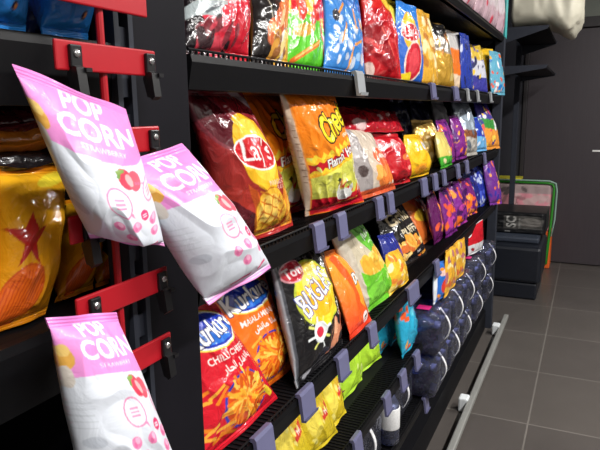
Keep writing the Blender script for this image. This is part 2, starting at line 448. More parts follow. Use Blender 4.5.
def art_corn_cones():
    a = Art(1.45, (20, 19, 22))
    a.ell(.50, .60, .37, .41, (190, 200, 60)).ell(.50, .60, .345, .385, (240, 206, 44)).ell(.54, .66, .28, .24, (246, 226, 110)).ell(.48, .55, .24, .22, (232, 178, 30))
    a.ell(.22, .81, .19, .12, (226, 160, 170), 14).ell(.22, .81, .17, .104, (196, 30, 52), 14).text('Tom', .22, .812, .115, (246, 226, 228), 14, .02)
    a.text('BUGLES', .48, .62, .29, (244, 246, 250), 26, .005, 0, (30, 44, 130), .013, 0, .48)
    a.ell(.36, .30, .115, .115, (232, 236, 236)).ell(.36, .30, .06, .06, (206, 50, 70))
    for k in range(8):
        an = k * 45 + 10
        a.stick(.36 + .15 * math.cos(math.radians(an)), .30 + .15 * math.sin(math.radians(an)) / a.A, an, .07, .026, (222, 224, 120) if k % 2 else (232, 236, 236))
    a.poly([(.46, .08), (.74, .11), (.86, .33), (.78, .25), (.70, .35), (.64, .21), (.54, .12)], (196, 128, 96)).poly([(.70, .35), (.64, .21), (.72, .19)], (222, 160, 124)).poly([(.80, .14), (.91, .19), (.92, .39), (.84, .29)], (176, 104, 76))
    a.text('nacho', .84, .42, .07, (226, 220, 200), 60, .01, .2)
    a.stick(.3, .07, 8, .4, .02, (110, 110, 116)).ell(.22, .04, .10, .03, (150, 150, 156), 10)
    a.vband(-.1, .045, (70, 72, 78)).vband(.0, .02, (150, 152, 158))
    return a.done()

def art_grilled():
    a = Art(1.4, (24, 21, 20))
    a.flecks([(92, 60, 48), (110, 74, 58)], 10, 5, .1, .9, .86, .98, .05)
    a.text('Grills', .5, .72, .27, (216, 198, 160), 8, .02, 0, (70, 52, 36), .012, 0, .85).text('PUFFS', .62, .48, .16, (222, 208, 176), 8, .02, 0, None, .01, 0, .9)
    a.flecks([(232, 160, 60), (240, 190, 96), (214, 110, 50), (246, 214, 140)], 40, 6, .15, 1, .12, .34, .07)
    a.poly([(.45, .02), (.98, .10), (.95, .22), (.5, .14)], (26, 26, 32)).text('hot', .72, .12, .06, (220, 220, 220), 10)
    return a.done()

def art_corn_chips():
    a = Art(1.5, (238, 126, 26)); a.grad((226, 60, 34), (242, 150, 44), .05, .75)
    a.poly([(.1, .9), (.45, .5), (.35, .1), (.62, .12), (.66, .5), (.3, .95)], (232, 90, 32)).poly([(.55, .7), (.9, .5), (.8, .2), (.6, .3)], (246, 164, 50))
    a.text('Do', .76, .60, .20, (248, 244, 236), 8, .04, 0, (40, 24, 60), .02)
    a.ell(.72, .115, .13, .10, (246, 236, 230)).stick(.72, .115, 10, .16, .04, (90, 40, 40)).stick(.72, .085, 10, .14, .02, (200, 60, 40))
    a.band(.93, 1, (214, 106, 30))
    return a.done()

def art_green_crisps():
    a = Art(1.5, (206, 196, 172)); a.grad((212, 202, 176), (176, 160, 136), .4, 1)
    a.poly([(.40, .92), (.78, 1.0), (1.05, .72), (1.05, .50), (.62, .50), (.48, .66)], (104, 186, 58))
    a.poly([(.36, .96), (.6, .98), (.6, .86), (.42, .84)], (140, 90, 70))
    a.text('Pura', .72, .74, .11, (232, 246, 222), 16, .02, .2).stick(.78, .655, 14, .18, .02, (210, 240, 190))
    a.flecks([(240, 190, 70), (246, 206, 96), (232, 170, 56), (250, 216, 120)], 60, 3, .25, 1, .36, .54, .07, 1.3)
    a.poly([(.12, .46), (.30, .36), (.62, .34), (1.05, .38), (1.05, -.1), (.0, -.1), (.10, .12)], (108, 196, 48)).ell(.40, .16, .25, .16, (128, 214, 66))
    a.ell(.78, .24, .06, .05, (190, 232, 150)).stick(.5, .30, 10, .3, .02, (150, 214, 100))
    a.vband(-.1, .17, (204, 194, 176))
    return a.done()

def art_chilli():
    a = Art(1.2, (190, 24, 44)); a.vband(.9, 1.1, (204, 30, 46))
    for (u, v, an, l, c) in ((.30, .62, 60, .6, (222, 50, 80)), (.50, .50, 20, .7, (206, 24, 50)), (.22, .45, -30, .5, (230, 70, 96)), (.68, .42, -8, .5, (180, 16, 36)), (.45, .30, 15, .8, (214, 40, 60)), (.6, .66, 110, .5, (232, 64, 84)), (.25, .2, 35, .5, (220, 60, 80))):
        a.ell(u, v, l / 2, .085, c, an).ell(u + .01, v + .03, l / 3, .02, (244, 150, 160), an)
    a.stick(.12, .56, 35, .34, .018, (214, 214, 160)).stick(.72, .55, 130, .16, .02, (120, 150, 70)).stick(.3, .7, 120, .3, .02, (90, 140, 70))
    a.poly([(-.1, -.1), (.72, -.1), (.55, .10), (.18, .20), (.05, .42), (-.1, .40)], (28, 22, 26))
    a.poly([(-.1, .28), (.18, .40), (.42, .34), (.46, .22), (.28, .24), (.12, .26), (-.1, .22)], (170, 180, 182)).stick(.28, .30, 20, .2, .03, (90, 96, 100))
    a.flecks([(210, 40, 60), (120, 40, 50), (196, 60, 76), (60, 40, 44)], 24, 12, .15, .65, .06, .22, .05)
    a.poly([(.86, .70), (1.05, .70), (1.05, 1), (.84, 1)], (234, 190, 40))
    return a.done()

def art_wing():
    a = Art(1.4, (26, 22, 22))
    a.stick(.2, .5, 118, .7, .015, (190, 180, 160))
    for (u, v, rx, ry, c, an) in ((.55, .30, .33, .15, (190, 84, 40), 45), (.38, .22, .16, .14, (206, 104, 56), 0), (.76, .38, .20, .16, (222, 124, 66), 20), (.62, .33, .14, .05, (244, 190, 140), 45), (.36, .25, .07, .05, (240, 176, 120), 0),
                                  (.55, .60, .26, .15, (198, 92, 44), -30), (.58, .63, .14, .05, (240, 180, 120), -30)):
        a.ell(u, v, rx, ry, c, an)
    a.flecks([(236, 190, 70), (240, 210, 140), (150, 96, 50), (210, 150, 60), (230, 226, 214)], 30, 3, .45, 1, .04, .22, .06, 1.4)
    a.vband(.9, 1.1, (206, 150, 44))
    return a.done()

def art_green_red():
    a = Art(1.4, (92, 196, 44)); a.band(.40, 1.1, (240, 186, 60), .05, 5)
    a.flecks([(220, 60, 40), (246, 210, 80), (236, 120, 40), (200, 30, 40)], 34, 2, .05, 1, .42, .75, .07, 1.8)
    a.ell(.78, .52, .2, .12, (206, 26, 44)).flecks([(250, 220, 210)], 5, 3, .6, .95, .46, .58, .02)
    a.stick(.42, .14, 24, .62, .06, (226, 110, 40)).stick(.45, .155, 24, .5, .02, (246, 200, 110))
    a.stick(.82, .28, 118, .5, .06, (220, 56, 44)).stick(.9, .16, 100, .4, .09, (232, 232, 226)).stick(.85, .15, 110, .2, .04, (214, 60, 40))
    a.ell(.35, .30, .22, .07, (226, 140, 60), 12, .8)
    return a.done()

def art_blue_pop():
    a = Art(1.4, (58, 130, 204))
    a.flecks([(222, 228, 236), (150, 186, 222), (196, 210, 228)], 22, 9, .1, .95, .10, .50, .045, 1.5)
    for (u, v, an) in ((.32, .36, 65), (.72, .30, 20), (.52, .14, 80), (.85, .46, -40), (.25, .56, 50), (.62, .52, 100)):
        a.stick(u, v, an, .3, .035, (224, 150, 60))
    a.ell(.15, .50, .06, .08, (40, 40, 50)).band(.62, 1.1, (40, 108, 190), .03)
    return a.done()

def art_red_plain():
    a = Art(1.3, (190, 22, 32)); a.poly([(0, .55), (.35, .62), (.75, .18), (.5, .1), (0, .3)], (150, 14, 26)).band(.72, 1.1, (206, 40, 36), .04)
    a.poly([(.3, .9), (.6, .84), (.9, .70), (1, .9)], (232, 190, 60)).flecks([(214, 70, 70), (150, 10, 24)], 9, 5, .1, .9, .05, .5, .03, 4)
    a.ell(.05, .1, .12, .12, (232, 200, 190)).stick(.5, .42, 130, .5, .03, (222, 90, 80))
    return a.done()

def art_yellow_plain():
    a = Art(1.4, (232, 206, 40)); a.ell(.5, .65, .5, .4, (240, 220, 80)).ell(.75, .18, .26, .2, (222, 180, 130)).ell(.2, .3, .15, .3, (224, 184, 30))
    return a.done()

def art_crisps_blue():
    a = Art(1.5, (38, 96, 190)); a.band(.72, 1.2, (50, 130, 220), .02)
    lays_logo(a, .45, .64, 1.1, 0)
    a.ell(.45, .29, .40, .29, (240, 214, 200), 60).ell(.45, .29, .36, .255, (200, 30, 48), 60).ell(.45, .29, .26, .17, (222, 70, 80), 60)
    a.poly([(0, .12), (.35, .16), (.4, -.1), (0, -.1)], (240, 210, 40)).text('MAX', .82, .47, .08, (230, 236, 250), 4, .02)
    return a.done()

def art_gold(base=(222, 166, 52), extra=((244, 206, 120), (190, 120, 40), (250, 226, 170)), n=24, seed=1, A=1.4, size=.07):
    def f():
        a = Art(A, base, 160); a.flecks(list(extra), n, seed, 0, 1, .08, .92, size, 1.8); return a.done()
    return f

def art_split(parts, flecks=None, n=12, seed=1, A=1.4, size=.06, logo=None):
    """parts: (v0, v1, colour) bands"""
    def f():
        a = Art(A, parts[0][2], 160)
        for k, (v0, v1, c) in enumerate(parts): a.band(v0, v1, c, .03, 5, k)
        if flecks: a.flecks(flecks, n, seed, 0, 1, .05, .95, size, 1.8)
        if logo: a.ell(.5, .62, .36, .17, logo[0], 10).text(logo[2], .5, .62, .16, logo[1], 10, .03)
        return a.done()
    return f

def art_yellow_ripple():
    a = Art(1.35, (232, 160, 26)); a.grad((228, 148, 22), (240, 178, 34))
    a.poly([(.02, .62), (.20, .60), (.30, .70), (.36, .58), (.52, .60), (.38, .50), (.46, .36), (.30, .46), (.16, .38), (.20, .50)], (186, 40, 34))
    a.ell(.32, .20, .27, .25, (206, 84, 24)).ell(.32, .20, .25, .23, (226, 104, 30))
    for k in range(-5, 6): a.stick(.32 + .045 * k, .20, 80, .40 * math.sqrt(max(.05, 1 - (k / 5.6) ** 2)), .014, (198, 70, 22))
    a.ell(.7, .9, .28, .06, (246, 222, 60), 10).band(0, .03, (214, 130, 20)).band(.955, 1.1, (214, 130, 20))
    return a.done()

def art_blue_lays():
    a = Art(1.35, (36, 118, 214)); a.grad((52, 146, 232), (28, 92, 190)); a.ell(.6, .12, .055, .035, (30, 36, 60)).ell(.62, .12, .03, .018, (190, 120, 60))
    a.stick(.6, .43, 18, .12, .03, (226, 236, 246)).poly([(.1, .40), (.35, .36), (.18, .46)], (120, 190, 240))
    return a.done()

# ------------------------------------------------------------------ bags
SHEET = {}
def pouch_mesh(name, bl, br, tr, tl, T, art, nu, nv, seed, wr=1., pinch=.05, v0=.05, v1=.95, sag=.85):
    bl, br, tr, tl = map(Vector, (bl, br, tr, tl))
    n = (br - bl).cross(tl - bl).normalized()
    hgt = ((tl - bl).length + (tr - br).length) / 2; wid = ((br - bl).length + (tr - tl).length) / 2
    nb = max(8, nu // 4)
    us = [(i / nu, 1) for i in range(nu + 1)] + [(1 - i / nb, -1) for i in range(1, nb)]
    L = len(us)
    verts = []; cu = []; cv = []; sheet = []
    sx = wid * 22
    for j in range(nv + 1):
        vv = j / nv; v = v0 + (v1 - v0) * vv
        s = max(0., math.sin(math.pi * vv ** sag)); env = s ** .62
        for (u, side) in us:
            uu = .5 + (u - .5) * (1 - pinch * s)
            p = (bl * (1 - uu) + br * uu) * (1 - v) + (tl * (1 - uu) + tr * uu) * v
            prof = max(0., 1 - abs(2 * u - 1) ** 2.3) ** .6
            d = T / 2 * prof * env
            # crumples: long soft folds, sharp creases, gathers at the two seals
            q = Vector((u * wid * 14, v * hgt * 9, seed * 3.7 + side))
            f1 = noise.noise(q); f2 = 1 - 2 * abs(noise.noise(q * 1.9 + Vector((5, 1, seed))))
            de = min(vv, 1 - vv)
            g = math.sin(u * sx * 2.2 + 4 * f1 + seed) * math.exp(-de / .10)
            d += wr * T * prof * (.085 * f1 + .06 * max(0, f2 - .35) * 2 + .05 * g) * min(1, de * 14)
            d += .0012
            sheet.append(p.copy())
            p = p + n * (side * d) + n * (T * .10 * noise.noise(Vector((v * 2, seed, u))) * s)
            verts.append(p); cu.append(u); cv.append(v)
    faces = []
    for j in range(nv):
        for i in range(L):
            a = j * L + i; b = j * L + (i + 1) % L
            faces.append((a, b, b + L, a + L))
    faces.append(tuple(range(L))[::-1]); faces.append(tuple(nv * L + i for i in range(L)))
    me = bpy.data.meshes.new(name); me.from_pydata(verts, [], faces)
    paint(me, art, cu, cv)
    SHEET[me.name] = sheet
    return me

def paint(me, art, cu, cv):
    col = art.at(np.array(cu), np.array(cv))
    ca = me.color_attributes.new('Print', 'FLOAT_COLOR', 'POINT')
    ca.data.foreach_set('color', np.concatenate([col, np.ones((len(col), 1))], 1).astype(np.float32).ravel())

def seal_mesh(name, bl, br, tr, tl, art, v0, v1, nu, seed, wav=.003):
    bl, br, tr, tl = map(Vector, (bl, br, tr, tl)); n = (br - bl).cross(tl - bl).normalized()
    nv = 6; verts = []; cu = []; cv = []
    for side in (1, -1):
        for j in range(nv + 1):
            v = v0 + (v1 - v0) * j / nv
            for i in range(nu + 1):
                u = i / nu
                p = (bl * (1 - u) + br * u) * (1 - v) + (tl * (1 - u) + tr * u) * v
                w = wav * math.sin(u * 9 + seed) * (abs(v - (v0 if v0 > .5 else v1)) / (v1 - v0)) + .0005 * math.sin(j * math.pi)
                crimp = .0005 * (j % 2)
                verts.append(p + n * (w + side * (.0009 + crimp))); cu.append(u); cv.append(v)
    K = (nu + 1) * (nv + 1); faces = []
    for j in range(nv):
        for i in range(nu):
            a = j * (nu + 1) + i
            faces.append((a, a + 1, a + nu + 2, a + nu + 1)); faces.append((K + a, K + a + nu + 1, K + a + nu + 2, K + a + 1))
    rim = [i for i in range(nu + 1)] + [(j * (nu + 1) + nu) for j in range(1, nv + 1)] + [nv * (nu + 1) + i for i in range(nu - 1, -1, -1)] + [j * (nu + 1) for j in range(nv - 1, 0, -1)]
    for a, b in zip(rim, rim[1:] + rim[:1]): faces.append((b, a, K + a, K + b))
    me = bpy.data.meshes.new(name); me.from_pydata(verts, [], faces); paint(me, art, cu, cv)
    return me

SIZES = []; SHEETS = []
def bag4(name, label, cat, group, bl, br, tr, tl, T, art, mat='film', nu=60, nv=80, seed=1, wr=1., parts=True, pinch=.05, sag=.85):
    if callable(art): art = art()
    SIZES.append((label, round(((br - bl).length + (tr - tl).length) / 2, 3), round(((tl - bl).length + (tr - br).length) / 2, 3)))
    nrm = (br - bl).cross(tl - bl).normalized(); mid = (bl + br + tl + tr) / 4
    if parts:
        root = thing(name, label, cat, (bl + br) / 2, group)
        link('pouch', pouch_mesh('pouch', bl, br, tr, tl, T, art, nu, nv, seed, wr, pinch, .05, .95, sag), M[mat], root, True)
        link('top_seal', seal_mesh('top_seal', bl, br, tr, tl, art, .945, 1, nu // 2, seed), M[mat], root)
        link('bottom_seal', seal_mesh('bottom_seal', bl, br, tr, tl, art, 0, .055, nu // 2, seed), M[mat], root)
        SHEETS.append((root, mid, nrm))
        return root
    o = link(name, pouch_mesh(name, bl, br, tr, tl, T, art, nu, nv, seed, wr, pinch, 0, 1, sag), M[mat], None, True)
    SHEETS.append((o, mid, nrm))
    return tag(o, label, cat, group)

Z1, Z2, Z3, Z4, Z5 = H + .078, H - .237, H - .575, H - .842, H - 1.075
Z4B = H - 1.075 + .003 + 2 * .1655 + .004
ZTOP = {round(z - H, 3): t for z, t in ((Z1, H + .35), (Z2, H + .05), (Z2 + .012, H + .0), (Z3, Z2 - .024), (Z4, Z3 - .024), (Z4B, Z3 + .045), (H + .425, H + .90))}
def bag(name, label, group, deck, ub, tl, tr, T, art, xb=-.53, xt=-.60, cat='snack bag', wmax=None, lean=.16, **k):
    bl, br = on_line(ub[0], xb, deck + .004), on_line(ub[1], xb, deck + .004)
    far = bl.y > 1.5
    wmax = wmax or (.22 if far else .29)
    def keep(p, u, ymax):                   # the row ends at the end post: the last bags stand proud of the rail instead
        if p.y <= ymax: return p
        lo, hi = -.60, -.455
        for _ in range(30):
            mid = (lo + hi) / 2
            if on_line(u, mid, deck + .004).y > ymax: lo = mid
            else: hi = mid
        p = on_line(u, lo, deck + .004); p.y = min(p.y, ymax + .02); return p
    br = keep(br, ub[1], 3.83); bl = keep(bl, ub[0], 3.72)
    xb = bl.x
    T = T * (.72 if deck == Z1 and ub[0] > 100 else 1.15 if far and not k.get('flat') else 1)
    # packets farther along are turned a little towards the near end of the aisle, so they keep a real width
    while (br - bl).length > wmax and bl.x > xb - .22:
        bl = on_line(ub[0], bl.x - .01, deck + .004)
    if far:
        t0, t1 = on_y(*tl, bl.y), on_y(*tr, br.y)
        c_ = (t0 + t1) / 2; t0 = t0.lerp(c_, .13); t1 = t1.lerp(c_, .13); k.setdefault('pinch', -.10)
        for t_, b_ in ((t0, bl), (t1, br)): t_.x = max(min(t_.x, b_.x + .01), b_.x - lean)
    else:
        t0, t1 = on_x(*tl, xt), on_x(*tr, xt)
    for t_ in (t0, t1): t_.z = min(t_.z, ZTOP[round(deck - H, 3)])
    k.pop('flat', None)
    return bag4(name, label, cat, group, bl, br, t1, t0, T, art, **k)

# ------------------------------------------------------------------ the room
XL, XR, YF, YB, ZC = -1.06, 1.9, -1.6, 5.86, 2.95
struct('floor', nbox((XL - .1, YF - .1, -.05), (XR + .1, YB + .1, 0)), M['floor'])
struct('ceiling', nbox((XL - .1, YF - .1, ZC), (XR + .1, YB + .1, ZC + .05)), M['ceil'])
struct('wall_left', nbox((XL - .1, YF, 0), (XL, YB, ZC)), M['wallpaint'])
struct('wall_right', nbox((XR, YF, 0), (XR + .1, YB, ZC)), M['sidewall'])
struct('wall_front', nbox((XL - .1, YF - .1, 0), (XR + .1, YF, ZC)), M['sidewall'])
bm = nbox((XL, YB, 0), (-.56, YB + .1, ZC)); box(bm, (-.56, YB, 2.16), (XR, YB + .1, ZC)); box(bm, (1.1, YB, 0), (XR, YB + .1, 2.16))
box(bm, (-.56, YB + .06, 0), (1.1, YB + .1, 2.16))
w = struct('wall_back', bm, M['wallpaint']); w.data.materials.append(M['uppergrey'])
for p in w.data.polygons:
    if p.center.z > 2.15: p.material_index = 1
bm = nbox((-.56, YB - .02, 2.075), (1.1, YB + .02, 2.16), .004); box(bm, (-.565, YB - .02, 0), (-.53, YB + .02, 2.16), .004); box(bm, (1.07, YB - .02, 0), (1.1, YB + .02, 2.16), .004)
struct('trim_1', bm, M['frame'])
bm = nbox((-.53, YB + .005, .008), (.268, YB + .045, 2.07), .004); box(bm, (.272, YB + .005, .008), (1.07, YB + .045, 2.07), .004)
d = struct('door_1', bm, M['doorwood'])
bm = bmesh.new(); tube(bm, [(.31, YB - .0, 1.02), (.31, YB - .045, 1.02), (.43, YB - .045, 1.02)], .009, 8)
link('door_handle', bm, M['steel'], d)
bm = nbox((-.62, YB - .012, 0), (-.575, YB, .08)); box(bm, (1.1, YB - .012, 0), (XR, YB, .08))
struct('baseboard_back', bm, M['frame'])
p0 = on_y(592.5, 150, YB); p1 = on_y(614, 152, YB)
o = link('paper_strip', nbox((p0.x, YB + .0035, p1.z), (p1.x, YB + .0047, p0.z)), M['paper'])
tag(o, 'thin white strip stuck on the dark door at the right edge', 'strip')

# ceiling lamps (the light of the place)
for k, y in enumerate((-.2, 1.7, 3.6)):
    t = thing('ceiling_light', ('nearest', 'middle', 'farthest')[k] + ' linear ceiling light over the aisle', 'ceiling light', (1.3, y, ZC), 'linear ceiling lights')
    link('housing', nbox((1.20, y - .62, ZC - .05), (1.40, y + .62, ZC - .001), .006), M['white_plastic'], t)
    link('diffuser', nbox((1.215, y - .60, ZC - .06), (1.385, y + .60, ZC - .048), .004), M['lamp'], t)
    ld = bpy.data.lights.new('lamp', 'AREA'); ld.shape = 'RECTANGLE'; ld.size = .17; ld.size_y = 1.2; ld.energy = 80; ld.color = (1, .98, .95)
    lo = bpy.data.objects.new('lamp', ld); COL.objects.link(lo); lo.location = (1.3, y, ZC - .065); lo.parent = t
    lo.matrix_parent_inverse = t.matrix_basis.inverted()

# ------------------------------------------------------------------ shelving run
Y0, YP, Y1 = .585, .70, 3.90             # near side of the pillar cladding, its far side, end of the run
XF, XBK = -.50, -1.02
Z4B = H - 1.075 + .003 + 2 * .1655 + .004
tag(link('shelf_back_panel', nbox((XBK - .02, -1.4, 0), (XBK, Y1, 2.45)), M['black_panel']), 'long black back panel behind all the snack shelves', 'back panel')
tag(link('partition_panel', nbox((XBK + .002, Y0, 0), (XF, YP - .006, 2.45), .002), M['black_panel']), 'wide blank black panel between the near bay and the far bay', 'panel')
tag(link('shelf_plinth', nbox((XBK + .002, -1.39, 0), (XF - .03, Y0 - .04, .10)), M['black_metal']), 'black plinth under the near bay of shelves', 'plinth')
tag(link('shelf_plinth', nbox((XBK + .002, YP, 0), (XF - .03, Y1 - .055, .13)), M['black_metal']), 'long black plinth under the far bay of shelves', 'plinth')
# slotted upright in front of the near bay's edge
bm = bmesh.new()
yA, yB = Y0 - .034, Y0 - .002
for (a, b) in ((yA, yA + .008), (yB - .008, yB)): box(bm, (XF - .03, a, .0), (XF + .004, b, 2.45))
for k in range(48): box(bm, (XF - .03, yA + .008, .02 + k * .05), (XF - .001, yB - .008, .05 + k * .05))
tag(link('slotted_upright', bm, M['slate']), 'slotted dark metal upright between near bay and blank black panel', 'upright')
g = thing('end_frame', 'slate metal post with black end panel closing the far end of shelves', 'end frame', (-.76, Y1, 0))
link('post', nbox((XF - .05, Y1 - .03, 0), (XF + .005, Y1 + .02, 1.82), .003), M['slate'], g)
link('end_panel', nbox((XBK, Y1 + .002, 0), (XF - .052, Y1 + .014, 1.82)), M['black_panel'], g)

def shelf(label, y0, y1, z, front=XF, fascia=.045, guard=True, br=True, guard_h=.009, back=XBK + .003):
    t = thing('store_shelf', label, 'shelf', ((front + back) / 2, (y0 + y1) / 2, z), 'black store shelves')
    link('deck', nbox((back, y0, z - .02), (front - .012, y1, z)), M['black_metal'], t)
    bm = prism(bmesh.new(), [(front - .012, z + .002), (front, z + .002), (front + .002, z - .008), (front - .006, z - fascia), (front - .03, z - fascia), (front - .012, z - .03)], y0, y1,
               lambda p, s: Vector((p[0], s, p[1])))
    link('front_rail', bm, M['rail'], t)
    if guard:
        bm = bmesh.new(); n = int((y1 - y0) / .014)
        for k in range(n):
            y = y0 + (k + .5) * (y1 - y0) / n
            box(bm, (front - .006, y - .0015, z), (front - .003, y + .0015, z + guard_h))
            box(bm, (front - .075, y - .0012, z), (front - .006, y + .0012, z + .003))
        tube(bm, [(front - .0045, y0, z + guard_h), (front - .0045, y1, z + guard_h)], .0022, 6)
        link('wire_guard', bm, M['rail'], t)
    if br:
        for yy in (y0 + .002, y1 - .005):
            bm = prism(bmesh.new(), [(back, z - .02), (front - .05, z - .02), (front - .09, z - .05), (back, z - .13)], yy, yy + .003, lambda p, s: Vector((p[0], s, p[1])))
            link('bracket', bm, M['slate'], t)
    return t
ya, yb = YP + .002, Y1 - .032
shelf('top black shelf in far bay holding bright snack bags above eye level', ya, yb, Z1)
shelf('second black shelf down in far bay with orange and red bags', ya, yb, Z2)
shelf('third black shelf down in far bay with black corn snack bag', ya, yb, Z3)
shelf('fourth black shelf down in far bay with small yellow bags', ya, 2.06, Z4)
shelf('lowest black shelf in far bay carrying drink packs', ya, yb, Z5)
shelf('black shelf high up under the pink packs near the frame top', ya, yb, H + .425, fascia=.03)
yl = Y0 - .036
shelf('upper black shelf of near bay holding shiny blue bags', -1.2, yl, Z1, fascia=.068, guard=False)
shelf('middle black shelf of near bay holding yellow chip bags', -1.2, yl, Z2 + .012, fascia=.075, guard=False)
shelf('lower black shelf of near bay below the yellow bags', -1.2, yl, Z3, fascia=.075, guard=False)

# floor guard rail
t = thing('floor_guard_rail', 'scuffed aluminium guard rail along the foot of the shelving', 'guard rail', (-.42, 2.4, 0))
link('rail_bar', nbox((-.435, .75, .035), (-.405, 4.02, .062), .006), M['alu'], t)
for (u, v) in ((464, 414), (496, 338), (407, 540)):
    p = on_x(u, v, -.45); y = p.y
    link('foot', nbox((-.475, y - .03, .0), (-.43, y + .03, .07), .008), M['white_plastic'], t)

# price tag holders
def holder(u, deck, wide, label, mat='tag', hgt=.042, front=XF):
    p = on_line(u, front + .004, deck); y = p.y; z = deck
    prof = [(front - .004, z + .012), (front + .006, z + .014), (front + .010, z + .008), (front + .004 + .012, z - hgt), (front + .014 + .008, z - hgt + .003), (front + .020, z - hgt - .004), (front + .010, z - hgt - .005), (front + .003, z + .004), (front - .004, z + .006)]
    bm = prism(bmesh.new(), prof, y - wide / 2, y + wide / 2, lambda q, s: Vector((q[0], s, q[1])))
    o = link('price_tag_holder', bm, M[mat])
    tag(o, label, 'price tag holder', 'plastic price tag holders on the shelf edges')
holder(358, Z1, .050, 'pale grey price tag holder on top shelf under the blue popcorn bag', 'tag_grey', .038)
holder(432, Z1, .06, 'lilac price tag holder on top shelf, first after the pale grey one', 'tag', .038)
holder(455, Z1, .085, 'widest lilac price tag holder on top shelf', 'tag', .038)
holder(467, Z1, .04, 'lilac price tag holder on top shelf, third from its far end', 'tag_grey', .038)
holder(477, Z1, .04, 'price tag holder on top shelf, second from its far end', 'tag_grey', .038)
holder(490, Z1, .05, 'price tag holder at the far end of the top shelf', 'tag_grey', .038)
holder(317, Z2, .048, 'blue-grey price tag holder directly under the front orange puffs bag')
holder(340, Z2, .048, 'blue-grey price tag holder just right of the front orange puffs bag')
holder(378, Z2, .052, 'left of two adjoining lilac price tag holders under the beige bag')
holder(389, Z2, .048, 'right of two adjoining lilac price tag holders under the beige bag')
holder(423, Z2, .07, 'lilac price tag holder on second shelf below the yellow bag')
holder(434, Z2, .06, 'lilac price tag holder on second shelf below the gold bag')
holder(443, Z2, .05, 'lilac price tag holder on second shelf below the first purple bag')
holder(457, Z2, .06, 'lilac price tag holder on second shelf below the silver bag')
holder(466, Z2, .06, 'lilac price tag holder on second shelf below the dark blue bag')
holder(484, Z2, .06, 'farthest lilac price tag holder on the second shelf')
holder(262, Z3, .062, 'big lilac price tag holder below the red stick snack bag')
holder(305, Z3, .062, 'big lilac price tag holder below the black corn cone bag')
holder(341, Z3, .06, 'lilac price tag holder below the small orange bag, above green bags')
holder(371, Z3, .055, 'lilac price tag holder at the foot of the green and cream bag')
holder(412, Z3, .12, 'long lilac price tag holder below the black grilled puffs bag')
holder(436, Z3, .06, 'lilac price tag holder on third shelf before the purple packets')
holder(356, Z4, .055, 'large clear price tag holder at the near end of fourth shelf')
holder(386, Z4, .055, 'lilac price tag holder on fourth shelf beside the white bottle label')
holder(402, Z4, .06, 'lilac price tag holder on fourth shelf, second from its far end')
holder(416, Z4, .06, 'lilac price tag holder on fourth shelf next to the water packs')
holder(425, Z5, .05, 'small lilac price tag holder on the lowest shelf edge')

# ------------------------------------------------------------------ red clip strip display and popcorn
t = thing('clip_strip', 'red clip strip display with six plates on a vertical rod before the near bay', 'display strip', (XF + .03, .52, 1.0))
XS = XF + .035
yc = on_x(103, 30, XS).y
bm = bmesh.new(); tube(bm, [(XS - .004, yc, .75), (XS - .004, yc, 1.75)], .0042, 10); link('rod', bm, M['red'], t)
bm = bmesh.new(); tube(bm, [(XS - .004, yc, 1.75), (XS - .015, yc, 1.765), (XF - .02, yc, 1.765)], .0042, 8); link('top_hook', bm, M['red'], t)
yL, yR = on_x(52, 50, XS).y, on_x(153, 60, XS).y
for k in range(6):
    zt = H + .157 - k * .0855 + (.025 if k == 0 else 0)
    bm = nbox((XS, yL - (.012 if k == 0 else 0), zt - (.075 if k == 0 else .029)), (XS + .004, yR - (.01 if k == 0 else 0), zt), .0018)
    pl = link('plate', bm, M['red'], t)
    for s, yy in enumerate((yL + .022, yR - .014)):
        if k == 0: continue
        bm = nbox((XS + .004, yy - .0075, zt - .026), (XS + .009, yy + .0075, zt - .004), .0015)
        # two jaws
        prism(bm, [(XS + .005, zt - .022), (XS + .013, zt - .026), (XS + .016, zt - .052), (XS + .011, zt - .056), (XS + .006, zt - .040)], yy - .006, yy + .006, lambda q, s_: Vector((q[0], s_, q[1])))
        prism(bm, [(XS + .004, zt - .022), (XS + .000, zt - .032), (XS + .005, zt - .052), (XS + .0105, zt - .054), (XS + .006, zt - .038)], yy - .006, yy + .006, lambda q, s_: Vector((q[0], s_, q[1])))
        box(bm, (XS + .002, yy + .004, zt - .030), (XS + .016, yy + .012, zt - .026))
        c = link('clip', bm, M['clip'], pl)
        bm = bmesh.new(); lathe(bm, [(0, .0042), (.0012, .0040), (.0022, .0028), (.0026, .001)], (XS + .009, yy, zt - .0125), (1, 0, 0), 12)
        link('screw', bm, M['steel'], pl)

PG = 'pink and white popcorn bags on the clip strip'
apc = art_popcorn()
bag4('popcorn_bag', 'pink and white popcorn bag hanging highest, nearest the camera, strawberry on front', 'popcorn bag', PG,
     on_x(90, 238, -.455), on_x(165, 247, -.415), on_x(126, 110, -.452), on_x(12, 64, -.425), .085, apc, 'matte', 130, 180, 3, .7, pinch=-.05, sag=.75)
bag4('popcorn_bag', 'pink and white popcorn bag swung out rightwards over the black panel', 'popcorn bag', PG,
     on_x(207, 305, -.405), on_x(272, 268, -.385), on_x(183, 143, -.440), on_x(122, 163, -.440), .068, apc, 'matte', 130, 180, 8, .75, pinch=0, sag=.75)
bag4('popcorn_bag', 'pink and white popcorn bag hanging lowest on the clip strip, bottom left', 'popcorn bag', PG,
     on_x(82, 500, -.42), on_x(182, 474, -.40), on_x(114, 312, -.440), on_x(47, 318, -.440), .055, apc, 'matte', 110, 150, 5, .75, sag=.8)

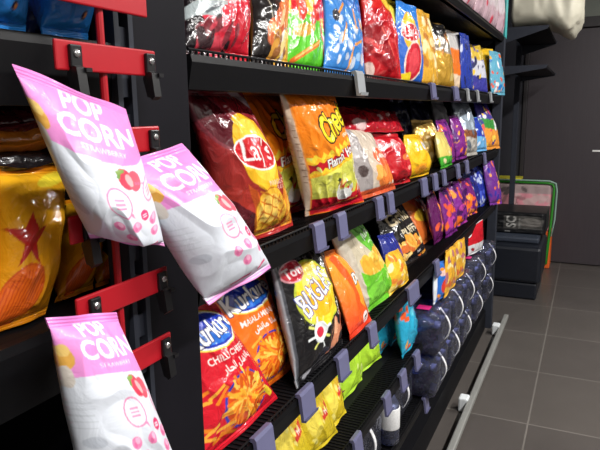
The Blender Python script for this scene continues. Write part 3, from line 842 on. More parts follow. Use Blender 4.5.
# ------------------------------------------------------------------ near bay
G = 'yellow ripple chip bags in the near bay'
ay = art_yellow_ripple()
ZL = Z2 + .012
bag('chip_bag', 'yellow chip bag with a red star shape, front and largest in near bay', G, ZL, (-20, 46), (-2, 168), (66, 165), .07, ay, xb=-.54, xt=-.57, nu=80, nv=100, seed=2)
bag('chip_bag', 'yellow chip bag half hidden behind the clip strip rod, beside the front one', G, ZL, (56, 92), (66, 200), (100, 195), .06, ay, xb=-.565, xt=-.60, nu=60, nv=80, seed=4)
bag('chip_bag', 'yellow chip bag farthest right in near bay, against the slotted upright', G, ZL, (96, 128), (97, 205), (130, 200), .05, ay, xb=-.565, xt=-.60, nu=60, nv=80, seed=6)
bag('chip_bag', 'yellow chip bag cut off by the left frame edge', G, ZL, (-110, -24), (-95, 172), (-8, 170), .07, ay, xb=-.54, xt=-.57, nu=50, nv=60, seed=9)
for k, (v, c, lab) in enumerate(((160, (26, 22, 24), 'black and yellow bag lying on top of the yellow chip bags'), (138, (196, 116, 28), 'amber bag lying above the black and yellow one in near bay'), (119, (74, 16, 26), 'dark maroon bag lying at the top of the near bay pile'))):
    a_ = art_split([(0, 1, c)], [(222, 150, 40), (30, 24, 26)] if k != 2 else [(110, 30, 40), (50, 12, 20), (30, 22, 24)], 7, k + 3, 1.2, .10)
    p = [on_x(-60, v + 12, -.56), on_x(62, v + 2, -.56), on_x(60, v - 14, -.66), on_x(-60, v - 8, -.66)]
    bag4('chip_bag', lab, 'snack bag', 'bags lying on the near bay pile', p[0], p[1], p[2], p[3], .035, a_, 'film', 50, 40, 11 + k, 1.2)
ab = art_blue_lays()
G = 'shiny blue bags on the near bay top shelf'
bag('chip_bag', 'shiny blue bag at the top left corner of the frame', G, Z1, (-40, 26), (-60, -120), (10, -120), .08, ab, xb=-.525, xt=-.55, nu=50, nv=60, seed=3)
bag('chip_bag', 'shiny blue bag on upper near shelf behind the red plate', G, Z1, (41, 88), (30, -110), (80, -100), .08, ab, xb=-.52, xt=-.55, nu=60, nv=70, seed=7)
a_ = Art(1.4, (24, 26, 40)); a_.band(0, .42, (26, 60, 130)); a_.text('CRUNCH', .55, .60, .15, (200, 204, 214), 0, .02).stick(.5, .50, 0, .6, .05, (80, 40, 50)); a_.done()
bag('chip_bag', 'dark navy bag squeezed between the two shiny blue bags', 'shiny blue bags on the near bay top shelf', Z1, (24, 46), (18, -70), (41, -70), .05, a_, xb=-.60, xt=-.62, nu=50, nv=60, seed=8)

# ------------------------------------------------------------------ far bay, top shelf
G = 'snack bags on the top shelf of the far bay'
bag('chip_bag', 'red and black chilli pepper snack bag, leftmost on the top shelf', G, Z1, (184, 248), (170, -80), (246, -80), .085, art_chilli, nu=90, nv=100, seed=2, wr=1.1)
bag('chip_bag', 'black snack bag picturing a fried chicken wing on top shelf', G, Z1, (251, 287), (244, -70), (287, -70), .075, art_wing, nu=70, nv=90, seed=5)
bag('chip_bag', 'bright green bag with yellow and red upper half on top shelf', G, Z1, (287, 332), (279, -60), (322, -58), .08, art_green_red, nu=80, nv=90, seed=9)
bag('chip_bag', 'light blue popcorn bag with white puffs on top shelf', G, Z1, (323, 365), (322, -50), (356, -48), .075, art_blue_pop, nu=70, nv=90, seed=13)
bag('chip_bag', 'wrinkled red bag between the light blue and yellow bags', G, Z1, (366, 402), (357, -42), (386, -38), .085, art_red_plain, nu=70, nv=90, seed=17, wr=1.4)
bag('chip_bag', 'plain yellow bag just right of the wrinkled red bag on top shelf', G, Z1, (388, 409), (380, -32), (405, -30), .075, art_yellow_plain, xb=-.57, nu=50, nv=70, seed=21)
bag('chip_bag', 'blue and yellow chip bag with a red fruit slice on top shelf', G, Z1, (402, 427), (398, -25), (421, -22), .07, art_crisps_blue, nu=60, nv=80, seed=25)
bag('chip_bag', 'golden yellow bag right of the fruit slice bag', G, Z1, (422, 438), (413, -4), (430, -2), .06, art_gold(), nu=36, nv=50, seed=29)
bag('chip_bag', 'gold foil bag with black and silver top', G, Z1, (431, 455), (426, 2), (446, 3), .07,
    art_split([(0, .55, (218, 168, 60)), (.55, .8, (160, 150, 140)), (.8, 1, (30, 28, 30))], [(244, 214, 130), (176, 110, 36), (232, 130, 50)], 14, 5), mat='foil', nu=36, nv=50, seed=33)
bag('chip_bag', 'orange bag with pale grey top on top shelf', G, Z1, (447, 468), (446, 22), (462, 24), .06,
    art_split([(0, .28, (226, 200, 170)), (.28, .72, (222, 112, 30)), (.72, 1, (190, 186, 184))], None), nu=30, nv=44, seed=37)
bag('chip_bag', 'narrow cobalt blue bag on top shelf', G, Z1, (461, 473), (459, 32), (469, 33), .05,
    art_split([(0, 1, (40, 62, 160))], [(200, 206, 226), (26, 34, 100)], 8, 3), nu=26, nv=40, seed=41)
bag('chip_bag', 'white and purple speckled bag on top shelf near the far end', G, Z1, (470, 488), (467, 44), (481, 45), .05,
    art_split([(0, .35, (60, 60, 150)), (.35, .7, (206, 206, 216)), (.7, 1, (214, 180, 60))], [(70, 60, 150), (230, 190, 60), (40, 40, 90)], 14, 7), nu=30, nv=40, seed=45)
bag('chip_bag', 'small yellow bag second from the far end of top shelf', G, Z1, (482, 499), (479, 46), (494, 48), .05, art_gold((232, 186, 40), ((240, 206, 90), (214, 150, 30)), 8, 3), nu=26, nv=40, seed=49)
bag('chip_bag', 'multicoloured confetti bag at the far end of top shelf', G, Z1, (491, 505), (488, 50), (501, 53), .05,
    art_split([(0, 1, (100, 170, 196))], [(226, 90, 60), (240, 240, 240), (40, 120, 190), (240, 180, 50)], 26, 9), nu=26, nv=40, seed=53)
# above it
G = 'pink and white packs on the highest shelf'
for k, (u0, u1) in enumerate(((462, 473), (473, 482), (481, 489), (488, 496), (495, 503))):
    lab = ('palest pink pack on highest shelf, leftmost of the row', 'pink and white pack on highest shelf, second from left', 'pink and white pack in the middle of the highest row', 'reddish pink pack on highest shelf, two before the teal box', 'pink and white pack on highest shelf touching the teal box')[k]
    a_ = art_split([(0, .2, (190, 160, 170)), (.2, 1, (204, 190, 196))], [(190, 60, 80), (230, 226, 228), (150, 110, 124)], 10, k + 2)
    bag('snack_pack', lab, G, H + .425, (u0, u1), (u0 - 6, -75), (u1 - 5, -70), .06, a_, xb=-.505, xt=-.52, nu=26, nv=36, seed=60 + k, parts=False, cat='snack pack')
p = on_line(503.5, -.52, H + .425); q = on_line(512, -.52, H + .425)
o = link('carton_box', nbox((-.66, p.y, H + .427), (-.502, min(q.y, Y1 + .02), H + .70), .004), M['teal'])
tag(o, 'tall teal carton box at the far end of the highest shelf', 'carton')

# ------------------------------------------------------------------ far bay, second shelf
G = 'snack bags on the second shelf of the far bay'
bag('chip_bag', 'dark red mango crisps bag leaning left, first on second shelf', G, Z2, (232, 294), (181, 86), (241, 89), .085, art_crisps_mango, xb=-.545, xt=-.575, nu=150, nv=190, seed=2, wr=.9)
apf = art_puffs_orange()
bag('chip_bag', 'orange hot puffs bag standing behind the front one, half covered', G, Z2, (263, 312), (238, 88), (289, 90), .07, apf, xb=-.61, xt=-.635, nu=130, nv=170, seed=6, wr=.9)
bag('chip_bag', 'orange hot puffs bag in front, yellow-green below, over the shelf edge', G, Z2, (306, 363), (277, 86), (333, 90), .085, apf, xb=-.525, xt=-.545, nu=160, nv=200, seed=11, wr=.8)
a_ = Art(1.5, (206, 190, 172)); a_.vband(-.1, .3, (150, 142, 140)).ell(.15, .35, .08, .12, (70, 56, 54)).stick(.14, .6, 0, .2, .2, (176, 170, 168)).ell(.72, .5, .25, .22, (222, 96, 50)).text('Miss', .74, .53, .1, (246, 230, 220), 10, .02).flecks([(240, 170, 80), (226, 120, 50)], 14, 3, .45, 1, .1, .34, .08).band(0, .1, (214, 90, 50)).done()
bag('chip_bag', 'beige bag with orange print right of the front puffs bag', G, Z2, (357, 396), (335, 124), (368, 128), .075, a_, xb=-.52, xt=-.60, nu=70, nv=90, seed=15)
a_ = Art(1.5, (186, 22, 34)); a_.ell(.7, .5, .2, .1, (222, 120, 60), 20).text('ALI', .7, .5, .08, (246, 220, 200), 10).ell(.2, .72, .2, .04, (226, 200, 200), 30).flecks([(226, 150, 130), (240, 200, 60)], 6, 2, .55, .95, .25, .75, .04).done()
bag('chip_bag', 'glossy upright red bag between beige and small yellow bags', G, Z2, (384, 410), (369, 134), (399, 134), .075, a_, xb=-.53, xt=-.60, nu=60, nv=80, seed=19, wr=1.3)
bag4('chip_bag', 'glossy red bag lying flat across the tops of its neighbours', 'snack bag', G, on_x(345, 134, -.58), on_x(407, 131, -.56), on_x(398, 112, -.66), on_x(330, 104, -.66), .06,
     art_split([(0, 1, (176, 18, 36))], [(206, 60, 70), (226, 190, 190)], 5, 3, .8), 'film', 60, 50, 23, 1.4)
a_ = Art(1.6, (240, 186, 30)); a_.ell(.72, .72, .2, .16, (236, 236, 240)).text('Si', .72, .72, .14, (50, 80, 150), 0, .02).ell(.4, .2, .2, .2, (244, 160, 40)).done()
bag('chip_bag', 'small bright yellow bag right of the glossy red one', G, Z2, (405, 429), (402, 135), (420, 134), .06, a_, nu=44, nv=60, seed=27)
bag('chip_bag', 'crumpled translucent gold bag beside the small yellow bag', G, Z2, (423, 450), (412, 120), (436, 120), .075, art_gold((196, 160, 84), ((226, 200, 140), (170, 124, 56), (240, 220, 170)), 18, 4), mat='foil', nu=44, nv=60, seed=31, wr=1.7)
bag('chip_bag', 'narrow bag with green foot beside the crumpled gold bag', G, Z2, (441, 452), (434, 132), (444, 132), .04, art_split([(0, .3, (70, 170, 50)), (.3, 1, (226, 204, 110))], [(240, 226, 170)], 6, 3), nu=24, nv=36, seed=35)
for k, (ub, tl, tr, lab) in enumerate((((448, 458), (437, 120), (449, 119), 'purple and orange packet on second shelf, left one of two'), ((456, 467), (448, 116), (458, 115), 'purple and orange packet on second shelf, right one of two'))):
    bag('snack_pack', lab, 'purple and orange packets', Z2, ub, tl, tr, .05, art_split([(0, 1, (126, 40, 130))], [(232, 110, 40), (240, 170, 50), (80, 24, 110), (200, 60, 140)], 20, 3 + k), xb=-.54 + .0 * k, nu=30, nv=44, seed=39 + k, cat='snack packet')
bag('chip_bag', 'silver grey bag with white foot on second shelf', G, Z2, (462, 477), (449, 98), (469, 99), .06, art_split([(0, .3, (220, 214, 204)), (.3, .45, (150, 90, 60)), (.45, 1, (168, 182, 196))], [(206, 220, 230), (120, 132, 148)], 8, 3), mat='foil', nu=34, nv=48, seed=43, wr=1.4)
bag('chip_bag', 'royal blue bag with white lettering on second shelf', G, Z2, (473, 487), (464, 118), (478, 117), .05, art_split([(0, .4, (110, 176, 226)), (.4, 1, (34, 60, 170))], [(220, 226, 240)], 7, 4), nu=30, nv=44, seed=47)
bag('chip_bag', 'multicoloured orange and green bag at far end of second shelf', G, Z2, (484, 500), (472, 100), (487, 102), .055, art_split([(0, .4, (230, 150, 60)), (.4, .62, (60, 140, 60)), (.62, 1, (70, 60, 150))], [(230, 90, 80), (240, 200, 80), (40, 50, 130), (240, 240, 240)], 18, 6), nu=30, nv=44, seed=51)
for k, (ub, tl, tr, c, lab) in enumerate((((392, 412), (388, 97), (404, 98), (24, 26, 50), 'dark navy bag at the back of second shelf, left of two'), ((414, 434), (408, 96), (424, 96), (28, 28, 56), 'dark navy bag at the back of second shelf, right of two'), ((436, 450), (430, 98), (444, 98), (170, 168, 174), 'pale crumpled bag at the back of second shelf'))):
    bag('chip_bag', lab, 'bags at the back of the second shelf', Z2, ub, tl, tr, .07, art_split([(0, 1, c)], [tuple(min(255, int(x * 1.3)) for x in c), (70, 74, 110) if k < 2 else (200, 200, 204)], 6, k), xb=-.72, xt=-.75, nu=30, nv=40, seed=70 + k, wr=1.6)

# ------------------------------------------------------------------ far bay, third shelf
G = 'snack bags on the third shelf of the far bay'
bag('chip_bag', 'red bag of orange stick snacks beside the black panel, nearest on third shelf', G, Z3, (196, 278), (160, 302), (216, 304), .085, art_sticks((216, 28, 46), (190, 22, 38), 'CHILLI CHEESE', 'بالفلفل الحار'), xb=-.535, xt=-.60, nu=150, nv=190, seed=3, wr=.8)
bag('chip_bag', 'orange bag of stick snacks right of the red one on third shelf', G, Z3, (244, 298), (204, 276), (266, 270), .075, art_sticks((240, 122, 28), (232, 100, 26), 'MASALA MUNCH', 'ماسالا مانش'), xb=-.568, xt=-.64, nu=150, nv=190, seed=7, wr=.8)
bag('chip_bag', 'black bag with grey side strip wedged behind the orange stick bag', G, Z3, (276, 308), (255, 262), (290, 265), .03, art_split([(0, 1, (34, 34, 38))], [(120, 124, 134), (70, 72, 80)], 8, 4), xb=-.65, xt=-.69, nu=50, nv=70, seed=11)
bag('chip_bag', 'black bag of corn cones with yellow disc on third shelf', G, Z3, (296, 343), (266, 250), (322, 244), .08, art_corn_cones, xb=-.52, xt=-.60, nu=150, nv=190, seed=15, wr=1.)
aco = art_corn_chips()
bag('chip_bag', 'orange corn chip bag half hidden right behind the black corn cone bag', G, Z3, (340, 352), (320, 284), (334, 278), .025, aco, xb=-.57, xt=-.62, nu=60, nv=80, seed=19)
bag('chip_bag', 'orange corn chip bag standing in front, left of the green one', G, Z3, (351, 371), (322, 252), (346, 246), .04, aco, xb=-.512, xt=-.60, nu=80, nv=110, seed=23)
bag('chip_bag', 'cream and green crisps bag in the middle of third shelf', G, Z3, (367, 400), (328, 222), (357, 206), .075, art_green_crisps, wmax=.32, xb=-.52, xt=-.60, nu=90, nv=120, seed=27, wr=.9)
bag('chip_bag', 'dark blue bag peeping out right of the cream and green bag', G, Z3, (390, 404), (376, 236), (394, 232), .05, art_split([(0, 1, (34, 44, 130))], [(80, 90, 180)], 4, 2), xb=-.58, nu=36, nv=40, seed=31)
bag('chip_bag', 'black grilled puffs bag with cream lettering on third shelf', G, Z3, (398, 430), (371, 206), (403, 198), .06, art_grilled, wmax=.34, xb=-.55, xt=-.60, nu=80, nv=100, seed=35)
bag('snack_pack', 'small yellow puff packet in front of the black grilled puffs bag', G, Z3, (388, 409), (384, 255), (399, 248), .05, art_gold((238, 186, 50), ((250, 220, 110), (226, 130, 50), (250, 236, 180)), 24, 8, 1.2), xb=-.525, xt=-.54, nu=36, nv=40, seed=39, cat='snack packet')
a_ = Art(1.6, (226, 116, 50)); a_.poly([(.1, .9), (.9, .95), (.8, .6), (.5, .5)], (222, 80, 50)).text('W', .62, .78, .18, (246, 230, 220), 0, .03).ell(.4, .5, .3, .2, (240, 196, 60)).ell(.62, .24, .28, .2, (222, 220, 228), 30).vband(.86, 1.1, (230, 130, 60)).done()
bag('chip_bag', 'orange bag with pale oval beside the black grilled puffs bag', G, Z3, (424, 439), (398, 196), (420, 190), .055, a_, wmax=.28, xb=-.60, xt=-.60, nu=60, nv=80, seed=43)
G2 = 'purple and orange packets'
apu = [art_split([(0, 1, ((92, 24, 84), (112, 34, 120), (124, 40, 134), (110, 30, 110))[k])], [(236, 110, 40), (246, 150, 60), (64, 20, 84), (226, 90, 60), (180, 60, 150)], (10, 22, 24, 22)[k], 13 + k, 1.4, .09) for k in range(4)]
for k, (ub, tl, tr, x, lab) in enumerate((((437, 446), (428, 192), (437, 190), -.56, 'dark purple packet on third shelf, leftmost of the purple group'), ((446, 457), (437, 188), (449, 186), -.545, 'purple and orange packet on third shelf, second in the purple group'),
                                          ((455, 467), (446, 182), (459, 181), -.545, 'purple and orange packet on third shelf, third in the purple group'), ((465, 477), (456, 178), (470, 178), -.545, 'purple and orange packet on third shelf, farthest in the purple group'))):
    bag('snack_pack', lab, G2, Z3, ub, tl, tr, .05, apu[k], xb=x, xt=x - .045, nu=32, nv=44, seed=47 + k, wr=1.4, cat='snack packet')
for k, (ub, tl, tr, c, fl, lab) in enumerate((((473, 484), (462, 168), (474, 166), (30, 40, 120), [(190, 200, 226), (60, 80, 180), (20, 24, 70)], 'dark blue glittering packet on third shelf, left of two'), ((483, 491), (472, 164), (483, 163), (36, 50, 150), [(180, 190, 226), (70, 90, 200)], 'dark blue glittering packet on third shelf, right of two'),
                                              ((490, 502), (481, 160), (494, 161), (110, 50, 140), [(236, 120, 50), (240, 160, 90), (60, 50, 150)], 'orange and purple packet at far end of third shelf'))):
    bag('snack_pack', lab, 'packets at the far end of the third shelf', Z3, ub, tl, tr, .05, art_split([(0, 1, c)], fl, 18, k + 4), xb=-.545, xt=-.58, nu=28, nv=40, seed=55 + k, wr=1.4, cat='snack packet')

# ------------------------------------------------------------------ far bay, fourth shelf
G = 'small yellow bags on the fourth shelf'
def art_small_yellow():
    a = Art(1.4, (214, 188, 40)); a.ell(.3, .5, .2, .4, (236, 214, 84)).poly([(.5, .35), (.9, .45), (.92, .72), (.5, .6)], (222, 180, 50)).poly([(.55, .38), (.88, .47), (.90, .62), (.55, .52)], (206, 60, 44)).text('HI', .72, .5, .1, (250, 236, 220), 14, .02).flecks([(150, 130, 30), (240, 226, 120)], 12, 3, 0, 1, .05, .95, .04)
    return a.done()
asy = art_small_yellow()
for k, (ub, tl, tr, xb, lab) in enumerate((((284, 318), (256, 400), (290, 388), -.55, 'small yellow bag on fourth shelf, nearest the camera of three'), ((308, 338), (284, 386), (312, 372), -.55, 'small yellow bag on fourth shelf, middle of three, red logo'), ((328, 346), (308, 366), (328, 354), -.57, 'small yellow bag on fourth shelf, last of three before the green ones'))):
    bag('snack_pack', lab, G, Z4, ub, tl, tr, .05, asy, wmax=.16, xb=xb, xt=xb - .05, nu=50, nv=60, seed=2 + k, wr=1.5, cat='snack bag')
G = 'lime green bags on the fourth shelf'
alg = art_split([(0, 1, (176, 220, 56))], [(176, 216, 70), (120, 170, 30), (210, 230, 130)], 8, 3)
for k, (ub, tl, tr, lab) in enumerate((((327, 346), (312, 352), (337, 336), 'lime green bag on fourth shelf next to the yellow ones'), ((344, 362), (330, 340), (354, 324), 'lime green bag on fourth shelf, middle of three'), ((360, 381), (346, 328), (370, 312), 'lime green bag on fourth shelf next to the turquoise ones'))):
    bag('snack_pack', lab, G, Z4, ub, tl, tr, .05, alg, wmax=.18, xb=-.60, xt=-.64, nu=40, nv=50, seed=9 + k, wr=1.3, cat='snack bag')
G = 'turquoise bags on the fourth shelf'
atq = art_split([(0, 1, (40, 160, 196))], [(236, 170, 50), (226, 90, 40), (90, 200, 220), (20, 110, 150)], 12, 5)
for k, (ub, tl, tr, lab) in enumerate((((382, 394), (371, 306), (387, 298), 'turquoise bag on fourth shelf, nearest of three with pale side seam'), ((390, 402), (384, 298), (399, 288), 'turquoise bag on fourth shelf, middle of three'), ((402, 415), (394, 290), (408, 282), 'turquoise bag on fourth shelf, last one before the water packs'))):
    bag('snack_pack', lab, G, Z4, ub, tl, tr, (.05, .05, .045)[k], atq, wmax=.18, xb=(-.60, -.60, -.53)[k], xt=-.64, lean=.04, nu=44, nv=56, seed=13 + k, wr=1.2, cat='snack bag')
a_ = Art(1.5, (40, 110, 200)); a_.ell(.6, .35, .3, .3, (226, 60, 44)).ell(.5, .7, .25, .12, (240, 200, 190)).flecks([(240, 240, 245), (240, 150, 40)], 8, 3).vband(-.1, .12, (226, 230, 236)).done()
bag('snack_pack', 'blue and red packet leaning above the nearest water pack', 'packets above the water packs', Z4B, (433, 449), (421, 263), (440, 257), .024, a_, xb=-.478, xt=-.478, lean=.002, flat=True, nu=44, nv=56, seed=21, cat='snack packet')
agy = art_gold((236, 176, 50), ((250, 214, 100), (222, 110, 50), (250, 230, 160), (180, 110, 120)), 24, 11, 1.3)
for k, (ub, tl, tr, lab) in enumerate((((444, 455), (432, 250), (446, 243), 'yellow and orange snack packet above water packs, left of two'), ((452, 464), (442, 243), (458, 236), 'yellow and orange snack packet above water packs, right of two'))):
    bag('snack_pack', lab, 'packets above the water packs', Z4B, ub, tl, tr, .024, agy, xb=-.478, xt=-.478, lean=.002, flat=True, nu=36, nv=46, seed=25 + k, wr=1.6, cat='snack packet')
bag('snack_pack', 'red and white packet high above the farther water packs', 'packets above the water packs', Z4B, (468, 482), (454, 228), (472, 218), .024, art_split([(0, .35, (214, 214, 216)), (.35, 1, (200, 26, 40))], [(236, 236, 236), (160, 16, 30)], 6, 3), xb=-.478, xt=-.478, lean=.002, flat=True, nu=36, nv=46, seed=29, cat='snack packet')
# lying dark packs at the back of the fourth shelf
for k, (a, b, c, lab) in enumerate((((-.80, 1.42, 0), (-.60, 1.66, .05), (110, 18, 58), 'dark maroon pack lying at the back of fourth shelf'), ((-.82, 1.70, 0), (-.66, 1.95, .07), (24, 28, 48), 'dark navy pack lying at the back of fourth shelf'))):
    z0 = Z4 + .004
    a_ = art_split([(0, 1, c)], [tuple(int(x * 1.4) for x in c)], 5, k)
    bag4('snack_pack', lab, 'snack pack', 'dark packs lying on the fourth shelf', Vector((b[0], a[1], z0 + .03)), Vector((b[0], b[1], z0 + .03)), Vector((a[0], b[1], z0 + .035)), Vector((a[0], a[1], z0 + .035)), .05, a_, 'film', 40, 40, 5 + k, 1.)

# ------------------------------------------------------------------ neighbours that press into each other squash each other flatter
from mathutils.bvhtree import BVHTree
bpy.context.view_layer.update()
class Soft:
    def __init__(s, o, p, n):
        s.o = o; s.p = p; s.n = n; s.k = 1.; s.off = 0.; s.m = [o] if o.type == 'MESH' else list(o.children)
        s.v = []; s.f = []; s.b = []
        for c in s.m:
            s.b += SHEET.get(c.data.name) or [c.matrix_world @ q.co for q in c.data.vertices]
            b = len(s.v); s.v += [c.matrix_world @ q.co for q in c.data.vertices]; s.f += [[b + i for i in q.vertices] for q in c.data.polygons]
        s.fresh()
    def fresh(s):
        s.w = [q0 + (q - q0) * s.k + Vector((s.off, 0, 0)) for q, q0 in zip(s.v, s.b)]; s.t = BVHTree.FromPolygons(s.w, s.f)
        s.lo = [min(q[i] for q in s.w) for i in range(3)]; s.hi = [max(q[i] for q in s.w) for i in range(3)]
        s.mx = sum(q.x for q in s.w) / len(s.w)
    def hits(a, b):
        return all(a.lo[i] < b.hi[i] and b.lo[i] < a.hi[i] for i in range(3)) and bool(a.t.overlap(b.t))
soft = [Soft(*x) for x in SHEETS if x[0]['category'] != 'popcorn bag' and x[0].get('group') not in ('packets above the water packs', 'bags lying on the near bay pile', 'dark packs lying on the fourth shelf')]
for it in range(4):
    moved = set()
    for i, a in enumerate(soft):
        for b in soft[i + 1:]:
            if a.hits(b):
                moved |= {a, b}
                c = a if a.mx < b.mx else b
                c.push = True
    if not moved: break
    for c in moved:
        c.k = max(.80, c.k * .92)
        if getattr(c, 'push', False): c.off = max(-.012, c.off - .004); c.push = False
        c.fresh()
for c in soft:
    if c.k == 1 and c.off == 0: continue
    b = 0
    for m_ in c.m:
        inv = m_.matrix_world.inverted(); n_ = len(m_.data.vertices)
        m_.data.vertices.foreach_set('co', np.array([inv @ q for q in c.w[b:b + n_]], dtype=np.float32).ravel()); m_.data.update(); b += n_

# ------------------------------------------------------------------ drink packs
def bottle_mesh(L, r):
    return [(0, r * .5), (.004, r * .86), (.012, r), (L * .28, r), (L * .30, r * .94), (L * .34, r * .94), (L * .36, r), (L * .62, r), (L * .72, r * .92), (L * .84, r * .52), (L * .89, r * .36), (L * .93, r * .36)]
def make_pack(name, label, y0, z0, x1, dark=False, group=None):
    """six bottles lying with their caps to the aisle, two layers of three, in film with a carry strap"""
    r = .039 if not dark else .042; L = .25
    t = thing(name, label, 'bottle pack', (x1 - L / 2, y0 + 3 * r, z0), group)
    for i in range(3):
        for j in range(2):
            o = Vector((x1 - L, y0 + r + 2 * r * i, z0 + r + 2 * r * j + .003))
            bm = bmesh.new(); lathe(bm, bottle_mesh(L, r * .985), o, (1, 0, 0), 16)
            b = link('bottle', bm, M['bottle_dark' if dark else 'bottle'], t, True)
            bm = bmesh.new(); lathe(bm, [(L * .91, r * .38), (L * .925, r * .40), (L - .002, r * .40), (L, r * .34)], o, (1, 0, 0), 14)
            link('cap', bm, M['cap' if not dark else 'blackbox'], b, True)
            if not dark and y0 < 2.2:
                bm = bmesh.new(); lathe(bm, [(L * .37, r * .99), (L * .375, r * 1.01), (L * .61, r * 1.01), (L * .615, r * .99)], o, (1, 0, 0), 16); link('bottle_label', bm, M['label_blue' if j else 'label_pink'], b, True)
    yy, zz = y0 - .002, z0 + .004
    bm = nbox((x1 - L - .002, yy, zz), (x1 + .002, y0 + 6 * r + .002, z0 + 4 * r + .005), .022)
    bmesh.ops.subdivide_edges(bm, edges=bm.edges[:], cuts=3, use_grid_fill=True)
    for v in bm.verts:
        k = noise.noise(v.co * 38) * .004
        v.co += Vector((k, k * .4, k * .3 if v.co.z > z0 + .02 else 0))
    link('shrink_film', bm, M['wrap'], t, True)
    pts = []
    for k in range(13):
        s = k / 12; pts.append((x1 - .022 + .040 * math.sin(math.pi * s), y0 + 3 * r, z0 + .012 + (4 * r - .006) * s))
    bm = bmesh.new(); 
    for a, b in zip(pts, pts[1:]):
        pass
    W_ = .007
    ring = [[bm.verts.new((p[0] + dx, p[1] + dy, p[2])) for dx, dy in ((0, -W_), (0, W_), (.0025, W_), (.0025, -W_))] for p in pts]
    for A, B in zip(ring, ring[1:]):
        for k in range(4): bm.faces.new((A[k], A[(k + 1) % 4], B[(k + 1) % 4], B[k]))
    bm.faces.new(ring[0][::-1]); bm.faces.new(ring[-1]); bmesh.ops.recalc_face_normals(bm, faces=bm.faces)
    link('carry_strap', bm, M['strap'], t)
    if not dark:
        link('sticker', nbox((x1 - .10, y0 + .06, z0 + 4 * r + .010), (x1 - .05, y0 + .11, z0 + 4 * r + .011)), M['sticker_pink'], t)
    return t
WG = 'shrink-wrapped water packs on the lowest shelf'
ys = [2.085, 2.345, 2.62, 2.95, 3.32]
low = ['clear water pack on lowest shelf, nearest of the lower row', 'clear water pack in lower row, second from the camera', 'clear water pack in lower row, third from the camera', 'clear water pack in lower row, fourth from the camera', 'clear water pack in lower row, farthest from the camera']
top = ['clear water pack with pink label, nearest of the upper row', 'clear water pack in upper row, second from the camera', 'clear water pack in upper row, third from the camera', 'clear water pack in upper row, fourth from the camera', 'clear water pack in upper row, farthest from the camera']
for k, y in enumerate(ys):
    make_pack('bottle_pack', low[k], y, Z5 + .0035, -.458, False, WG)
    make_pack('bottle_pack', top[k], y + .012, Z5 + .003 + .1655, -.452, False, WG)
DG = 'dark drink packs on the lowest shelf'
for k, y in enumerate((1.17, 1.435, 1.80)):
    make_pack('bottle_pack', ('dark drink pack on lowest shelf, nearest of three', 'dark drink pack on lowest shelf, middle of three', 'dark drink pack on lowest shelf right before the water packs')[k], y, Z5 + .003, -.53, True, DG)
# a single bottle with white label, standing beside them
p = on_line(372, -.56, Z5 + .004)
t = thing('drink_bottle', 'clear bottle with white label and blue cap beside the dark packs', 'bottle', (-.525, 1.745, Z5 + .0045))
bm = bmesh.new(); lathe(bm, bottle_mesh(.20, .032), (-.525, 1.745, Z5 + .0045), (0, 0, 1), 20); link('bottle_body', bm, M['bottle'], t, True)
bm = bmesh.new(); lathe(bm, [(.06, .0325), (.062, .0332), (.13, .0332), (.132, .0325)], (-.525, 1.745, Z5 + .0045), (0, 0, 1), 20); link('bottle_label', bm, M['label_white'], t, True)
bm = bmesh.new(); lathe(bm, [(.182, .014), (.184, .0155), (.202, .0155), (.204, .013)], (-.525, 1.745, Z5 + .0045), (0, 0, 1), 16); link('cap', bm, M['cap_blue'], t, True)

# ------------------------------------------------------------------ beyond the end of the run
ye = 4.36
for k, yy in enumerate((ye, 5.44)):
    o = link('slotted_upright', nbox((-.60, yy, 0), (-.557, yy + .05, 2.3), .003), M['slate'])
    tag(o, ('slate metal upright just past the shelving end', 'slate metal upright beside the bedding bag at the back wall')[k], 'upright', 'bracket shelf uprights')
for k, (za, zb, xt_) in enumerate(((H + .535, H + .435, -.285), (H + .285, H + .225, -.28))):
    t = thing('bracket_shelf', ('upper bracket shelf past the shelving end, under the cream sack', 'lower empty bracket shelf past the shelving end')[k], 'bracket shelf', (-.42, ye + .5, za), 'bracket shelves past the shelving')
    for dy in (0, 1.08):
        bm = prism(bmesh.new(), [(-.556, za), (xt_, za), (xt_ - .012, za - .022), (-.556, zb)], ye + .01 + dy, ye + .022 + dy, lambda q, s: Vector((q[0], s, q[1])))
        link('side_bracket', bm, M['slate'], t)
    link('shelf_board', nbox((-.556, ye + .022, za - .02), (xt_ - .01, ye + 1.08, za - .002)), M['black_metal'], t)

# cream sack draped over the upper bracket shelf
bm = bmesh.new(); NX, NK = 40, 40; rings = []
X0, X1 = -.555, -.085
for i in range(NX + 1):
    s = i / NX; x = X0 + (X1 - X0) * s
    endf = (1 - max(0, (s - .80) / .20) ** 2.4) ** .5 if s < 1 else .0
    endf *= min(1, (s / .06) ** .5) if s < .06 else 1
    zb = H + .542 if s < .56 else H + .542 - (.062) * math.sin(min(1, (s - .56) / .30) * math.pi / 2) ** 1.2
    zt = H + .80 + .02 * math.sin(s * 7)
    zc, hz = (zb + zt) / 2, (zt - zb) / 2 * max(endf, .02); yc_, hy = 4.70, .30 * max(endf, .05)
    if s > .8: zc += .03 * (s - .8) / .2
    ring = []
    for k in range(NK):
        a = 2 * math.pi * k / NK; c, d_ = math.cos(a), math.sin(a)
        q = Vector((x, yc_ + hy * math.copysign(abs(c) ** .55, c), zc + hz * math.copysign(abs(d_) ** .55, d_)))
        w_ = noise.noise(q * 9) * .022 + noise.noise(q * 24) * .012
        if not (d_ < -.4 and s < .56): q += Vector((w_ * .5, w_ * c, w_ * d_))
        ring.append(bm.verts.new(q))
    rings.append(ring)
for A, B in zip(rings, rings[1:]):
    for k in range(NK): bm.faces.new((A[k], A[(k + 1) % NK], B[(k + 1) % NK], B[k]))
